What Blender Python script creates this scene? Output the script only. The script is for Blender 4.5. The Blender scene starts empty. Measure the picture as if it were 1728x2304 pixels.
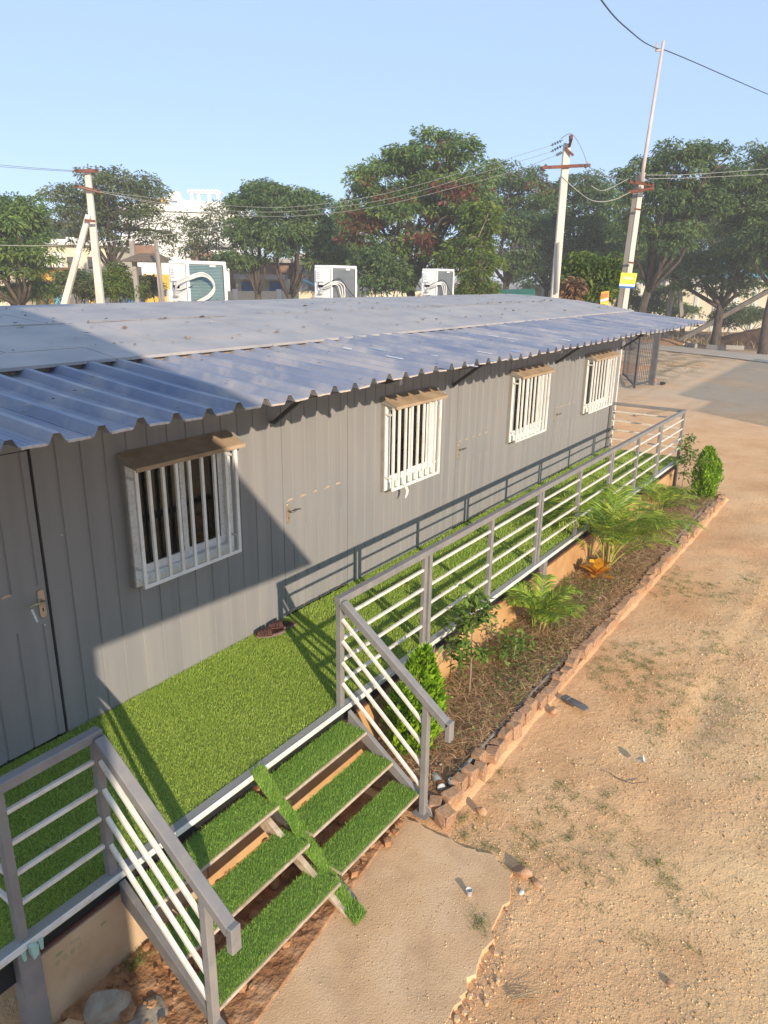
import bpy, math, random
import numpy as np
from mathutils import Vector, Matrix
random.seed(7)
rng = np.random.default_rng(11)
SC = bpy.context.scene
COL = SC.collection
rad = math.radians

# ------------------------------------------------------------------ camera
CAM = np.array([-2.1057, -4.4269, 3.7949])
PITCH, ROLL, YAW, FPX = 0.3113, 0.0145, 0.6024, 1645.36     # photo is 1728 px wide
def _basis():
    cy, sy, cp, sp = math.cos(YAW), math.sin(YAW), math.cos(PITCH), math.sin(PITCH)
    f = np.array([cy*cp, sy*cp, -sp]); r = np.array([sy, -cy, 0.0]); u = np.cross(r, f)
    c, s = math.cos(ROLL), math.sin(ROLL)
    return c*r+s*u, -s*r+c*u, f
RGT, UPV, FWD = _basis()
cd = bpy.data.cameras.new('camera'); cam = bpy.data.objects.new('camera', cd); COL.objects.link(cam)
cam.matrix_world = Matrix(((RGT[0], UPV[0], -FWD[0], CAM[0]), (RGT[1], UPV[1], -FWD[1], CAM[1]), (RGT[2], UPV[2], -FWD[2], CAM[2]), (0, 0, 0, 1)))
cd.sensor_fit = 'HORIZONTAL'; cd.sensor_width = 36.0; cd.lens = 36.0*FPX/1728.0
cd.clip_start = 0.05; cd.clip_end = 3000.0
SC.camera = cam
SC.render.resolution_x, SC.render.resolution_y = 768, 1024

# ------------------------------------------------------------------ sky and sun
SUN = np.array([0.6077, 1.0, -0.388]); SUN = SUN/np.linalg.norm(SUN)       # direction the light travels
EL = math.asin(-SUN[2]); AZ = math.atan2(-SUN[0], -SUN[1])
w = bpy.data.worlds.new('World'); SC.world = w; w.use_nodes = True
wn = w.node_tree.nodes; wn.clear()
out = wn.new('ShaderNodeOutputWorld'); bg = wn.new('ShaderNodeBackground'); sky = wn.new('ShaderNodeTexSky')
sky.sky_type = 'NISHITA'; sky.sun_disc = False; sky.sun_elevation = EL; sky.sun_rotation = AZ
sky.altitude = 300; sky.air_density = 0.7; sky.dust_density = 0.0; sky.ozone_density = 1.6
bg.inputs['Strength'].default_value = 0.120
veil = wn.new('ShaderNodeMix'); veil.data_type = 'RGBA'; veil.inputs[0].default_value = 0.74       # even pale haze over the whole sky
veil.inputs[7].default_value = (3.0, 4.12, 5.9, 1)
w.node_tree.links.new(sky.outputs[0], veil.inputs[6]); w.node_tree.links.new(veil.outputs[2], bg.inputs[0]); w.node_tree.links.new(bg.outputs[0], out.inputs[0])
sl = bpy.data.lights.new('sun', 'SUN'); sl.energy = 3.7; sl.angle = rad(0.5); sl.color = (1.0, 0.845, 0.645)
so = bpy.data.objects.new('sun', sl); COL.objects.link(so)
so.rotation_euler = Vector(SUN).to_track_quat('-Z', 'Y').to_euler(); so.location = (-10, -20, 20)
vs = SC.view_settings
vs.view_transform = 'Standard'; vs.look = 'None'; vs.gamma = 1.0; vs.exposure = 0.66; vs.use_curve_mapping = False
SC.cycles.max_bounces = 6; SC.cycles.transparent_max_bounces = 12

# ------------------------------------------------------------------ helpers
def at(px, py, d):
    """point seen at photo pixel (px, py) at horizontal distance d"""
    v = RGT*((px-864)/FPX) + UPV*(-(py-1152)/FPX) + FWD
    return CAM + v*(d/math.hypot(v[0], v[1]))
def ppm(d): return FPX*0.965/d             # photo pixels per metre at distance d

class MB:
    def __init__(s): s.v = []; s.f = []
    def quad(s, a, b, c, d):
        n = len(s.v); s.v += [tuple(a), tuple(b), tuple(c), tuple(d)]; s.f.append((n, n+1, n+2, n+3)); return s
    def hexa(s, p):                          # 8 corners: bottom ring 0-3, top ring 4-7
        n = len(s.v); s.v += [tuple(q) for q in p]
        for q in ((0,3,2,1),(4,5,6,7),(0,1,5,4),(1,2,6,5),(2,3,7,6),(3,0,4,7)): s.f.append(tuple(n+i for i in q))
        return s
    def box(s, a, b):
        x0,y0,z0 = [min(a[i],b[i]) for i in range(3)]; x1,y1,z1 = [max(a[i],b[i]) for i in range(3)]
        return s.hexa([(x0,y0,z0),(x1,y0,z0),(x1,y1,z0),(x0,y1,z0),(x0,y0,z1),(x1,y0,z1),(x1,y1,z1),(x0,y1,z1)])
    def bar(s, a, b, w, h, w2=None, h2=None, up=(0,0,1)):
        a = Vector(a); b = Vector(b); d = (b-a).normalized(); up = Vector(up)
        if abs(d.dot(up)) > 0.98: up = Vector((0,1,0))
        r = d.cross(up).normalized(); u = r.cross(d)
        w2 = w if w2 is None else w2; h2 = h if h2 is None else h2
        return s.hexa([a-r*w/2-u*h/2, a+r*w/2-u*h/2, a+r*w/2+u*h/2, a-r*w/2+u*h/2,
                       b-r*w2/2-u*h2/2, b+r*w2/2-u*h2/2, b+r*w2/2+u*h2/2, b-r*w2/2+u*h2/2])
    def tube(s, pts, r, n=8, cap=True):
        pts = [Vector(p) for p in pts]; m = len(pts)
        if not hasattr(r, '__len__'): r = [r]*m
        n0 = len(s.v); ref = None
        for i, p in enumerate(pts):
            d = (pts[min(i+1,m-1)]-pts[max(i-1,0)]).normalized()
            if ref is None: ref = Vector((0,0,1)) if abs(d.z) < .9 else Vector((1,0,0))
            x = d.cross(ref).normalized(); y = d.cross(x).normalized(); ref = y.cross(d)*1.0 if False else ref
            for k in range(n):
                a = 2*math.pi*k/n; s.v.append(tuple(p+x*math.cos(a)*r[i]+y*math.sin(a)*r[i]))
        for i in range(m-1):
            for k in range(n):
                a = n0+i*n+k; b = n0+i*n+(k+1)%n; s.f.append((a, b, b+n, a+n))
        if cap: s.f.append(tuple(n0+k for k in reversed(range(n)))); s.f.append(tuple(n0+(m-1)*n+k for k in range(n)))
        return s
    def lathe(s, c, prof, n=16, axis='z'):
        n0 = len(s.v)
        for (r, z) in prof:
            for k in range(n):
                a = 2*math.pi*k/n; s.v.append((c[0]+r*math.cos(a), c[1]+r*math.sin(a), c[2]+z))
        for i in range(len(prof)-1):
            for k in range(n):
                a = n0+i*n+k; b = n0+i*n+(k+1)%n; s.f.append((a, b, b+n, a+n))
        return s
    def prism(s, poly, off):                 # planar polygon extruded by vector
        n0 = len(s.v); m = len(poly); off = Vector(off)
        s.v += [tuple(p) for p in poly] + [tuple(Vector(p)+off) for p in poly]
        s.f.append(tuple(n0+i for i in range(m))); s.f.append(tuple(n0+m+i for i in reversed(range(m))))
        for i in range(m): j = (i+1) % m; s.f.append((n0+i, n0+m+i, n0+m+j, n0+j))
        return s
    def build(s, name, mat, parent=None, smooth=False, bevel=0, local=False, seg=1):
        me = bpy.data.meshes.new(name); me.from_pydata(s.v, [], s.f); me.update()
        return finish(name, me, mat, parent, smooth, bevel, local, seg)

def finish(name, me, mat, parent=None, smooth=False, bevel=0, local=False, seg=1):
    o = bpy.data.objects.new(name, me); COL.objects.link(o)
    for m in (mat if isinstance(mat, (list, tuple)) else [mat]): me.materials.append(m)
    if smooth: me.polygons.foreach_set('use_smooth', np.ones(len(me.polygons), dtype=bool))
    if parent is not None:
        o.parent = parent
        if not local and parent.type == 'EMPTY': o.matrix_parent_inverse = Matrix.Translation(-parent.location)
    if bevel:
        b = o.modifiers.new('bevel', 'BEVEL'); b.width = bevel; b.segments = seg; b.limit_method = 'ANGLE'; b.angle_limit = rad(40)
    return o

def np_mesh(name, V, F, mat, parent=None, tint=None, smooth=False, local=False):
    """V (n,3) float, F (m,k) int with k = 3 or 4; tint = per-vertex float"""
    me = bpy.data.meshes.new(name); V = np.ascontiguousarray(V, dtype=np.float32); F = np.ascontiguousarray(F, dtype=np.int32)
    m, k = F.shape
    me.vertices.add(len(V)); me.vertices.foreach_set('co', V.ravel())
    me.loops.add(m*k); me.loops.foreach_set('vertex_index', F.ravel())
    me.polygons.add(m); me.polygons.foreach_set('loop_start', np.arange(0, m*k, k, dtype=np.int32))
    try: me.polygons.foreach_set('loop_total', np.full(m, k, dtype=np.int32))
    except Exception: pass
    me.update(calc_edges=True); me.validate()
    if tint is not None:
        a = me.attributes.new('tint', 'FLOAT', 'POINT'); a.data.foreach_set('value', np.ascontiguousarray(tint, dtype=np.float32))
    return finish(name, me, mat, parent, smooth, 0, local)

def tag(o, label=None, cat=None, group=None, kind=None):
    if label: o['label'] = label
    if cat: o['category'] = cat
    if group: o['group'] = group
    if kind: o['kind'] = kind
    return o
def thing(name, label, cat, loc=(0,0,0), group=None):
    o = bpy.data.objects.new(name, None); COL.objects.link(o); o.location = loc; o.empty_display_size = .1
    return tag(o, label, cat, group)
def struct(o): o['kind'] = 'structure'; return o

def vnoise(x, y, seed=0):
    r = np.random.default_rng(seed).random((64, 64)); xi = np.floor(x).astype(int); yi = np.floor(y).astype(int)
    fx = x-xi; fy = y-yi; fx = fx*fx*(3-2*fx); fy = fy*fy*(3-2*fy)
    g = lambda a, b: r[a % 64, b % 64]
    return (g(xi,yi)*(1-fx)+g(xi+1,yi)*fx)*(1-fy)+(g(xi,yi+1)*(1-fx)+g(xi+1,yi+1)*fx)*fy

# ------------------------------------------------------------------ materials
def mat(name, cols, scale=6.0, rough=0.7, metal=0.0, bump=0.0, bscale=60.0, detail=6.0, stretch=(1,1,1), pos=None, spec=0.35,
        rvar=0.0, tint=None, trans=0.0, ns_rough=0.55, dirt=None, dirt_scale=2.0, dirt_amt=0.5, coat=0.0):
    m = bpy.data.materials.new(name); m.use_nodes = True; nt = m.node_tree; N = nt.nodes; L = nt.links
    p = N['Principled BSDF']; tc = N.new('ShaderNodeTexCoord'); mp = N.new('ShaderNodeMapping'); mp.inputs['Scale'].default_value = stretch
    L.new(tc.outputs['Object'], mp.inputs[0])
    nz = N.new('ShaderNodeTexNoise'); nz.inputs['Scale'].default_value = scale; nz.inputs['Detail'].default_value = detail; nz.inputs['Roughness'].default_value = ns_rough
    L.new(mp.outputs[0], nz.inputs['Vector'])
    cr = N.new('ShaderNodeValToRGB'); e = cr.color_ramp.elements
    n = len(cols); pos = pos or [0.3+0.4*i/max(1, n-1) for i in range(n)]
    while len(e) < n: e.new(0.5)
    for i, c in enumerate(cols): e[i].position = pos[i]; e[i].color = (c[0], c[1], c[2], 1)
    src = nz.outputs['Fac']
    if tint is not None:
        a = N.new('ShaderNodeAttribute'); a.attribute_name = 'tint'; mx = N.new('ShaderNodeMix'); mx.data_type = 'FLOAT'; mx.inputs[0].default_value = tint
        L.new(nz.outputs['Fac'], mx.inputs[2]); L.new(a.outputs['Fac'], mx.inputs[3]); src = mx.outputs[0]
    L.new(src, cr.inputs[0]); col = cr.outputs[0]
    if dirt is not None:
        n2 = N.new('ShaderNodeTexNoise'); n2.inputs['Scale'].default_value = dirt_scale; n2.inputs['Detail'].default_value = 8.0; n2.inputs['Roughness'].default_value = .65
        L.new(tc.outputs['Object'], n2.inputs['Vector'])
        r2 = N.new('ShaderNodeMapRange'); r2.inputs[1].default_value = .48; r2.inputs[2].default_value = .72; r2.inputs[4].default_value = dirt_amt
        L.new(n2.outputs['Fac'], r2.inputs[0]); mc = N.new('ShaderNodeMix'); mc.data_type = 'RGBA'
        L.new(r2.outputs[0], mc.inputs[0]); L.new(col, mc.inputs[6]); mc.inputs[7].default_value = (*dirt, 1); col = mc.outputs[2]
    L.new(col, p.inputs['Base Color'])
    p.inputs['Roughness'].default_value = rough; p.inputs['Metallic'].default_value = metal; p.inputs['Specular IOR Level'].default_value = spec
    if coat: p.inputs['Coat Weight'].default_value = coat
    if rvar:
        mr = N.new('ShaderNodeMapRange'); mr.inputs[3].default_value = max(0, rough-rvar); mr.inputs[4].default_value = min(1, rough+rvar)
        L.new(nz.outputs['Fac'], mr.inputs[0]); L.new(mr.outputs[0], p.inputs['Roughness'])
    if bump:
        b = N.new('ShaderNodeBump'); b.inputs['Strength'].default_value = 1.0; b.inputs['Distance'].default_value = bump
        nb = N.new('ShaderNodeTexNoise'); nb.inputs['Scale'].default_value = bscale; nb.inputs['Detail'].default_value = 5.0
        L.new(mp.outputs[0], nb.inputs['Vector']); L.new(nb.outputs['Fac'], b.inputs['Height']); L.new(b.outputs[0], p.inputs['Normal'])
    if trans:
        tr = N.new('ShaderNodeBsdfTranslucent'); ms = N.new('ShaderNodeMixShader'); ms.inputs[0].default_value = trans
        L.new(col, tr.inputs['Color']); L.new(p.outputs[0], ms.inputs[1]); L.new(tr.outputs[0], ms.inputs[2]); L.new(ms.outputs[0], N['Material Output'].inputs[0])
    return m
def plain(name, c, rough=.6, metal=0.0, spec=.4, var=.12, scale=8., **k):
    return mat(name, [tuple(x*(1-var) for x in c), tuple(min(1, x*(1+var)) for x in c)], scale=scale, rough=rough, metal=metal, spec=spec, **k)

M = {}
M['wall'] = mat('grey panel paint', [(.225,.224,.228), (.252,.248,.25), (.28,.273,.27)], scale=1.3, rough=.55, spec=.3, rvar=.08, stretch=(6,6,.35), dirt=(.30,.275,.25), dirt_scale=1.6, dirt_amt=.25, bump=.0006, bscale=9)
M['chip'] = plain('bare chipped panel', (.42,.33,.24), .8, var=.3, scale=30)
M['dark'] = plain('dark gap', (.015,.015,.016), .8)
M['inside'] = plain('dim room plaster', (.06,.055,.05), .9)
M['roof'] = mat('dusty roof sheet', [(.31,.30,.305), (.375,.355,.35), (.44,.405,.385)], scale=2.2, rough=.75, spec=.3, rvar=.12, dirt=(.48,.415,.36), dirt_scale=4.5, dirt_amt=.55, bump=.004, bscale=2.2)
M['dust'] = mat('caked dust', [(.24,.19,.15), (.40,.32,.25)], scale=25, rough=.95, spec=.1, bump=.003, bscale=90)
M['dust2'] = mat('pale edge dust', [(.44,.38,.33), (.60,.52,.45)], scale=30, rough=.95, spec=.1)
M['awning'] = mat('blue grey sheet', [(.135,.17,.265), (.215,.24,.315), (.345,.335,.355)], scale=1.6, rough=.55, spec=.3, rvar=.14, stretch=(1.6,.5,1.6), dirt=(.46,.42,.39), dirt_scale=2.3, dirt_amt=.7, bump=.0012, bscale=14)
M['film'] = mat('torn blue film', [(.10,.33,.66), (.36,.58,.80)], scale=20, rough=.4)
M['filmw'] = mat('white film shreds', [(.55,.6,.65), (.8,.82,.85)], scale=20, rough=.5)
M['rail'] = mat('grey rail paint', [(.195,.190,.192), (.23,.222,.222), (.265,.253,.248)], scale=5, rough=.45, spec=.45, rvar=.1, dirt=(.42,.35,.28), dirt_scale=9, dirt_amt=.3)
M['stringer'] = mat('dusty stringer paint', [(.115,.11,.108), (.16,.15,.145)], scale=6, rough=.6, dirt=(.30,.23,.17), dirt_scale=8, dirt_amt=.5)
M['bar'] = mat('cream bar paint', [(.70,.66,.59), (.82,.78,.71)], scale=6, rough=.4, spec=.45, dirt=(.45,.34,.24), dirt_scale=16, dirt_amt=.55)
M['white'] = mat('white upvc', [(.76,.76,.74), (.85,.85,.83)], scale=4, rough=.35, spec=.5, dirt=(.50,.42,.32), dirt_scale=7, dirt_amt=.45)
def tape_mat():
    m = mat('protective tape', [(.76,.76,.75), (.84,.84,.83)], scale=12, rough=.4, dirt=(.5,.43,.34), dirt_scale=9, dirt_amt=.4)
    nt = m.node_tree; N = nt.nodes; L = nt.links; p = N['Principled BSDF']; old = p.inputs['Base Color'].links[0].from_socket
    tc = N['Texture Coordinate']; v = N.new('ShaderNodeTexVoronoi'); v.inputs['Scale'].default_value = 1.0
    mp = N.new('ShaderNodeMapping'); mp.inputs['Scale'].default_value = (70, 70, 36); L.new(tc.outputs['Object'], mp.inputs[0]); L.new(mp.outputs[0], v.inputs['Vector'])
    lt = N.new('ShaderNodeMath'); lt.operation = 'LESS_THAN'; lt.inputs[1].default_value = .34; L.new(v.outputs['Distance'], lt.inputs[0])
    mu = N.new('ShaderNodeMath'); mu.operation = 'MULTIPLY'; mu.inputs[1].default_value = .33; L.new(lt.outputs[0], mu.inputs[0])
    mx = N.new('ShaderNodeMix'); mx.data_type = 'RGBA'; L.new(mu.outputs[0], mx.inputs[0]); L.new(old, mx.inputs[6]); mx.inputs[7].default_value = (.36,.36,.38,1); L.new(mx.outputs[2], p.inputs['Base Color'])
    return m
M['tape'] = tape_mat()
M['hood'] = mat('dusty hood sheet', [(.33,.24,.16), (.42,.31,.21), (.50,.38,.27)], scale=5, rough=.85, spec=.15, bump=.001, bscale=60)
M['hoodside'] = plain('grey hood side', (.27,.25,.23), .7)
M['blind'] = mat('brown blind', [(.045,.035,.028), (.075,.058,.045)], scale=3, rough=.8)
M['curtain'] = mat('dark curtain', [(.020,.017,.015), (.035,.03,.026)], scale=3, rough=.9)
M['brass'] = mat('worn handle metal', [(.42,.35,.27), (.58,.50,.40)], scale=14, rough=.38, metal=.6, spec=.5)
M['steel'] = mat('dark handle steel', [(.16,.15,.14), (.28,.26,.24)], scale=14, rough=.35, metal=.8)
M['alu'] = mat('galvanised flashing', [(.40,.44,.44), (.52,.55,.55)], scale=3, rough=.38, metal=.55, rvar=.12, dirt=(.45,.40,.33), dirt_scale=6, dirt_amt=.5)
M['aluw'] = mat('pale flashing lip', [(.72,.72,.69), (.82,.81,.77)], scale=5, rough=.45, metal=.0, dirt=(.42,.33,.24), dirt_scale=12, dirt_amt=.5)
M['plinth'] = mat('ochre plinth board', [(.46,.26,.105), (.56,.33,.145), (.62,.41,.21)], scale=1.8, rough=.85, spec=.15, dirt=(.34,.19,.10), dirt_scale=4, dirt_amt=.5, bump=.001, bscale=40)
M['plinth2'] = mat('pale plinth board', [(.50,.36,.22), (.58,.43,.28), (.62,.48,.33)], scale=2.2, rough=.85, spec=.15, dirt=(.40,.24,.12), dirt_scale=4, dirt_amt=.5)
M['wood'] = mat('worn board edge', [(.36,.28,.20), (.52,.42,.31), (.62,.53,.42)], scale=14, rough=.85, spec=.15, stretch=(.25,1,1), bump=.0012, bscale=70, dirt=(.16,.12,.09), dirt_scale=16, dirt_amt=.6)
M['turfb'] = mat('turf backing', [(.12,.18,.04), (.18,.25,.06)], scale=40, rough=.95, spec=.1)
M['turf'] = mat('artificial turf', [(.19,.32,.04), (.34,.51,.075), (.52,.66,.13), (.70,.72,.25)], scale=1.1, rough=.5, spec=.35, tint=.62, trans=.25, pos=[.12,.42,.68,.95])
M['turf2'] = mat('stair turf', [(.11,.28,.035), (.23,.45,.065), (.38,.58,.11), (.55,.66,.20)], scale=2.5, rough=.5, spec=.35, tint=.62, trans=.25, pos=[.12,.42,.72,.97])
M['brick'] = mat('weathered border block', [(.34,.19,.11), (.50,.30,.18), (.64,.42,.27)], scale=7, rough=.95, spec=.1, bump=.006, bscale=45, dirt=(.17,.12,.085), dirt_scale=14, dirt_amt=.6)
M['soil'] = mat('bed soil', [(.16,.085,.045), (.27,.15,.08), (.38,.23,.13)], scale=14, rough=1, spec=.05, bump=.02, bscale=26)
M['darksoil'] = mat('dark dug soil', [(.05,.03,.02), (.10,.06,.038), (.16,.10,.06)], scale=4, rough=1, spec=.05, bump=.08, bscale=5)
M['redsoil'] = mat('red subsoil clods', [(.26,.125,.06), (.42,.225,.115), (.54,.33,.19)], scale=9, rough=1, spec=.05, bump=.03, bscale=18)
M['rock'] = mat('grey boulder', [(.22,.19,.15), (.33,.29,.23), (.42,.38,.31)], scale=7, rough=.95, spec=.1, bump=.012, bscale=20)
M['conc'] = mat('dusty concrete', [(.62,.40,.22), (.70,.465,.265), (.75,.53,.325)], scale=3.2, rough=.95, spec=.1, bump=.0035, bscale=95, dirt=(.50,.32,.19), dirt_scale=3.0, dirt_amt=.75)
M['pole'] = mat('cast concrete pole', [(.50,.47,.41), (.62,.58,.52), (.70,.67,.60)], scale=3, rough=.9, spec=.15, stretch=(1,1,.3), bump=.004, bscale=15)
M['poleg'] = mat('weathered grey pole', [(.24,.22,.20), (.36,.33,.30)], scale=3, rough=.95, spec=.1, stretch=(1,1,.3))
M['rust'] = mat('rusty angle iron', [(.13,.05,.035), (.22,.09,.06)], scale=9, rough=.85)
M['pipe'] = mat('faded pink pipe', [(.45,.40,.38), (.58,.49,.47)], scale=4, rough=.6)
M['porc'] = plain('green grey porcelain', (.09,.12,.12), .25)
M['wire'] = plain('grey conductor', (.17,.17,.17), .5, .3)
M['wirel'] = plain('pale conductor', (.40,.40,.37), .5, .2)
M['wireb'] = plain('dark cable', (.035,.05,.06), .5)
M['acw'] = mat('white ac casing', [(.78,.77,.73), (.84,.83,.80)], scale=3, rough=.4, spec=.45)
M['fin1'] = mat('teal coil fins', [(.20,.30,.30), (.27,.37,.36)], scale=5, rough=.45, metal=.3)
M['fin2'] = mat('grey coil fins', [(.22,.23,.23), (.30,.31,.30)], scale=5, rough=.45, metal=.3)
M['hose'] = plain('white insulated hose', (.66,.63,.58), .6)
M['hosebl'] = plain('black cable', (.02,.02,.02), .5)
M['slip'] = mat('maroon slipper rubber', [(.060,.022,.016), (.105,.042,.03)], scale=20, rough=.45, spec=.5)
M['slipin'] = mat('slipper lining', [(.05,.016,.014), (.09,.03,.024)], scale=20, rough=.6)
M['slipsole'] = mat('slipper sole', [(.15,.10,.085), (.24,.17,.15)], scale=20, rough=.7)
M['sole'] = mat('grey rubber sole', [(.10,.10,.10), (.18,.18,.175)], scale=20, rough=.8, bump=.002, bscale=70)
M['cup'] = plain('thin white plastic', (.74,.74,.72), .35, trans=.2)
M['pvc'] = mat('grey pvc pipe', [(.16,.175,.185), (.25,.265,.27)], scale=9, rough=.6, dirt=(.3,.2,.13), dirt_scale=20, dirt_amt=.5)
M['bark'] = mat('bark', [(.045,.036,.03), (.085,.068,.053), (.14,.112,.088)], scale=7, rough=.95, spec=.1, stretch=(1,1,.3), bump=.02, bscale=12)
M['barkl'] = mat('pale bark', [(.22,.17,.12), (.36,.29,.21)], scale=9, rough=.95, spec=.1, stretch=(1,1,.3))
def leafm(name, cols, tr=.34, scale=.45, rough=.55): return mat(name, cols, scale=scale, rough=rough, spec=.3, tint=.6, trans=tr, pos=[.12,.45,.70,.95][:len(cols)])
M['leafA'] = leafm('mid green leaf', [(.046,.098,.027), (.120,.21,.048), (.23,.32,.075), (.36,.42,.13)])
M['leafB'] = leafm('dark green leaf', [(.036,.080,.030), (.094,.168,.052), (.18,.255,.075), (.30,.36,.12)])
M['leafC'] = leafm('olive leaf', [(.040,.066,.026), (.100,.140,.048), (.18,.215,.08), (.28,.28,.13)])
M['leafY'] = leafm('yellow green leaf', [(.04,.085,.012), (.10,.17,.022), (.20,.25,.035), (.34,.33,.06)])
M['pod'] = leafm('russet pods', [(.10,.03,.02), (.20,.06,.04), (.30,.11,.08), (.34,.16,.12)])
M['dry'] = leafm('dry brown leaf', [(.10,.055,.03), (.20,.11,.055), (.32,.19,.10), (.42,.28,.16)], tr=.15)
M['thuja'] = leafm('bright cypress spray', [(.09,.20,.012), (.20,.38,.018), (.34,.54,.03), (.48,.62,.06)], tr=.3, scale=3)
M['palm'] = leafm('areca leaflet', [(.07,.15,.018), (.20,.33,.035), (.42,.53,.06), (.70,.66,.13)], tr=.3, scale=2)
M['palmstem'] = plain('palm stem', (.36,.27,.10), .6, var=.25)
M['shrubleaf'] = leafm('glossy sapling leaf', [(.05,.10,.018), (.11,.19,.03), (.19,.28,.05), (.32,.40,.10)], tr=.22, scale=4, rough=.35)
M['croton'] = leafm('yellow croton leaf', [(.62,.22,.02), (.72,.38,.03), (.78,.50,.06), (.70,.20,.05)], tr=.3, scale=9)
M['twig'] = leafm('dry bedding stems', [(.26,.14,.075), (.46,.28,.15), (.62,.43,.24), (.74,.58,.36)], tr=.2, scale=3)
M['weed'] = leafm('weeds', [(.06,.11,.028), (.13,.20,.045), (.23,.28,.075), (.36,.36,.13)], tr=.25, scale=2)
M['straw'] = leafm('straw', [(.30,.21,.10), (.42,.31,.16), (.52,.40,.23), (.58,.46,.28)], tr=.1, scale=3)
M['peb'] = mat('gravel', [(.34,.20,.10), (.60,.42,.22), (.76,.59,.33), (.84,.70,.45)], scale=60, rough=.95, spec=.1, tint=.8, pos=[.1,.4,.7,.95])
M['litter'] = leafm('dead leaf litter', [(.12,.07,.04), (.24,.16,.10), (.36,.27,.19), (.50,.44,.36)], tr=.05, scale=12)
M['bldw'] = mat('white facade', [(.74,.73,.70), (.82,.81,.78)], scale=.6, rough=.9, spec=.1)
M['bldc'] = mat('cream facade', [(.60,.53,.40), (.70,.63,.49)], scale=.6, rough=.9, spec=.1)
M['bldb'] = mat('brown brick facade', [(.20,.125,.09), (.28,.18,.13)], scale=3, rough=.95, spec=.1)
M['bldg'] = mat('grey plaster', [(.30,.285,.265), (.40,.38,.35)], scale=1.2, rough=.95, spec=.1)
M['cwall'] = mat('cream compound wall', [(.60,.54,.40), (.72,.66,.51)], scale=.8, rough=.95, spec=.1, dirt=(.4,.33,.24), dirt_scale=.8, dirt_amt=.5)
M['win'] = plain('far dark window', (.05,.05,.055), .3)
M['thatch'] = mat('brown timber roof', [(.12,.085,.06), (.20,.145,.10)], scale=4, rough=.95, stretch=(4,4,.6))
M['yel'] = mat('yellow painted board', [(.62,.37,.05), (.74,.48,.09)], scale=2, rough=.7, dirt=(.55,.28,.08), dirt_scale=2.4, dirt_amt=.6)
M['blue'] = mat('blue sheet', [(.03,.10,.30), (.05,.16,.42)], scale=2, rough=.6)
M['cyan'] = mat('light blue sheet', [(.10,.33,.48), (.16,.43,.58)], scale=2, rough=.6)
M['tarp'] = mat('green tarpaulin', [(.02,.15,.10), (.04,.22,.15)], scale=2, rough=.6)
M['signy'] = mat('yellow sign face', [(.72,.62,.06), (.80,.72,.14)], scale=5, rough=.5)
M['signb'] = plain('blue sign band', (.03,.16,.42), .5)
M['signw'] = plain('white sign band', (.72,.78,.82), .5)
M['signo'] = mat('orange sign face', [(.70,.33,.05), (.78,.46,.10)], scale=8, rough=.5)
M['signr'] = plain('faded red print', (.62,.22,.10), .6)
M['gate'] = mat('grey gate steel', [(.075,.075,.08), (.12,.12,.125)], scale=4, rough=.6)
M['asph'] = mat('dusty road', [(.42,.36,.30), (.52,.45,.37)], scale=1.2, rough=.95, spec=.1, bump=.004, bscale=20)
M['bottle'] = plain('clear bottle plastic', (.62,.66,.68), .12, spec=.6, trans=.3)
M['botlab'] = plain('brown bottle label', (.20,.08,.05), .5, var=.4, scale=60)
M['green_ink'] = plain('faded green stencil', (.27,.40,.20), .9)
def glass_mat():
    m = bpy.data.materials.new('window glass'); m.use_nodes = True; N = m.node_tree.nodes; L = m.node_tree.links; N.clear()
    o = N.new('ShaderNodeOutputMaterial'); t = N.new('ShaderNodeBsdfTransparent'); t.inputs[0].default_value = (.35,.36,.35,1)
    g = N.new('ShaderNodeBsdfGlossy'); g.inputs['Roughness'].default_value = .04; f = N.new('ShaderNodeFresnel'); f.inputs[0].default_value = 1.5
    x = N.new('ShaderNodeMixShader'); L.new(f.outputs[0], x.inputs[0]); L.new(t.outputs[0], x.inputs[1]); L.new(g.outputs[0], x.inputs[2]); L.new(x.outputs[0], o.inputs[0])
    return m
M['glass'] = glass_mat()
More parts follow.
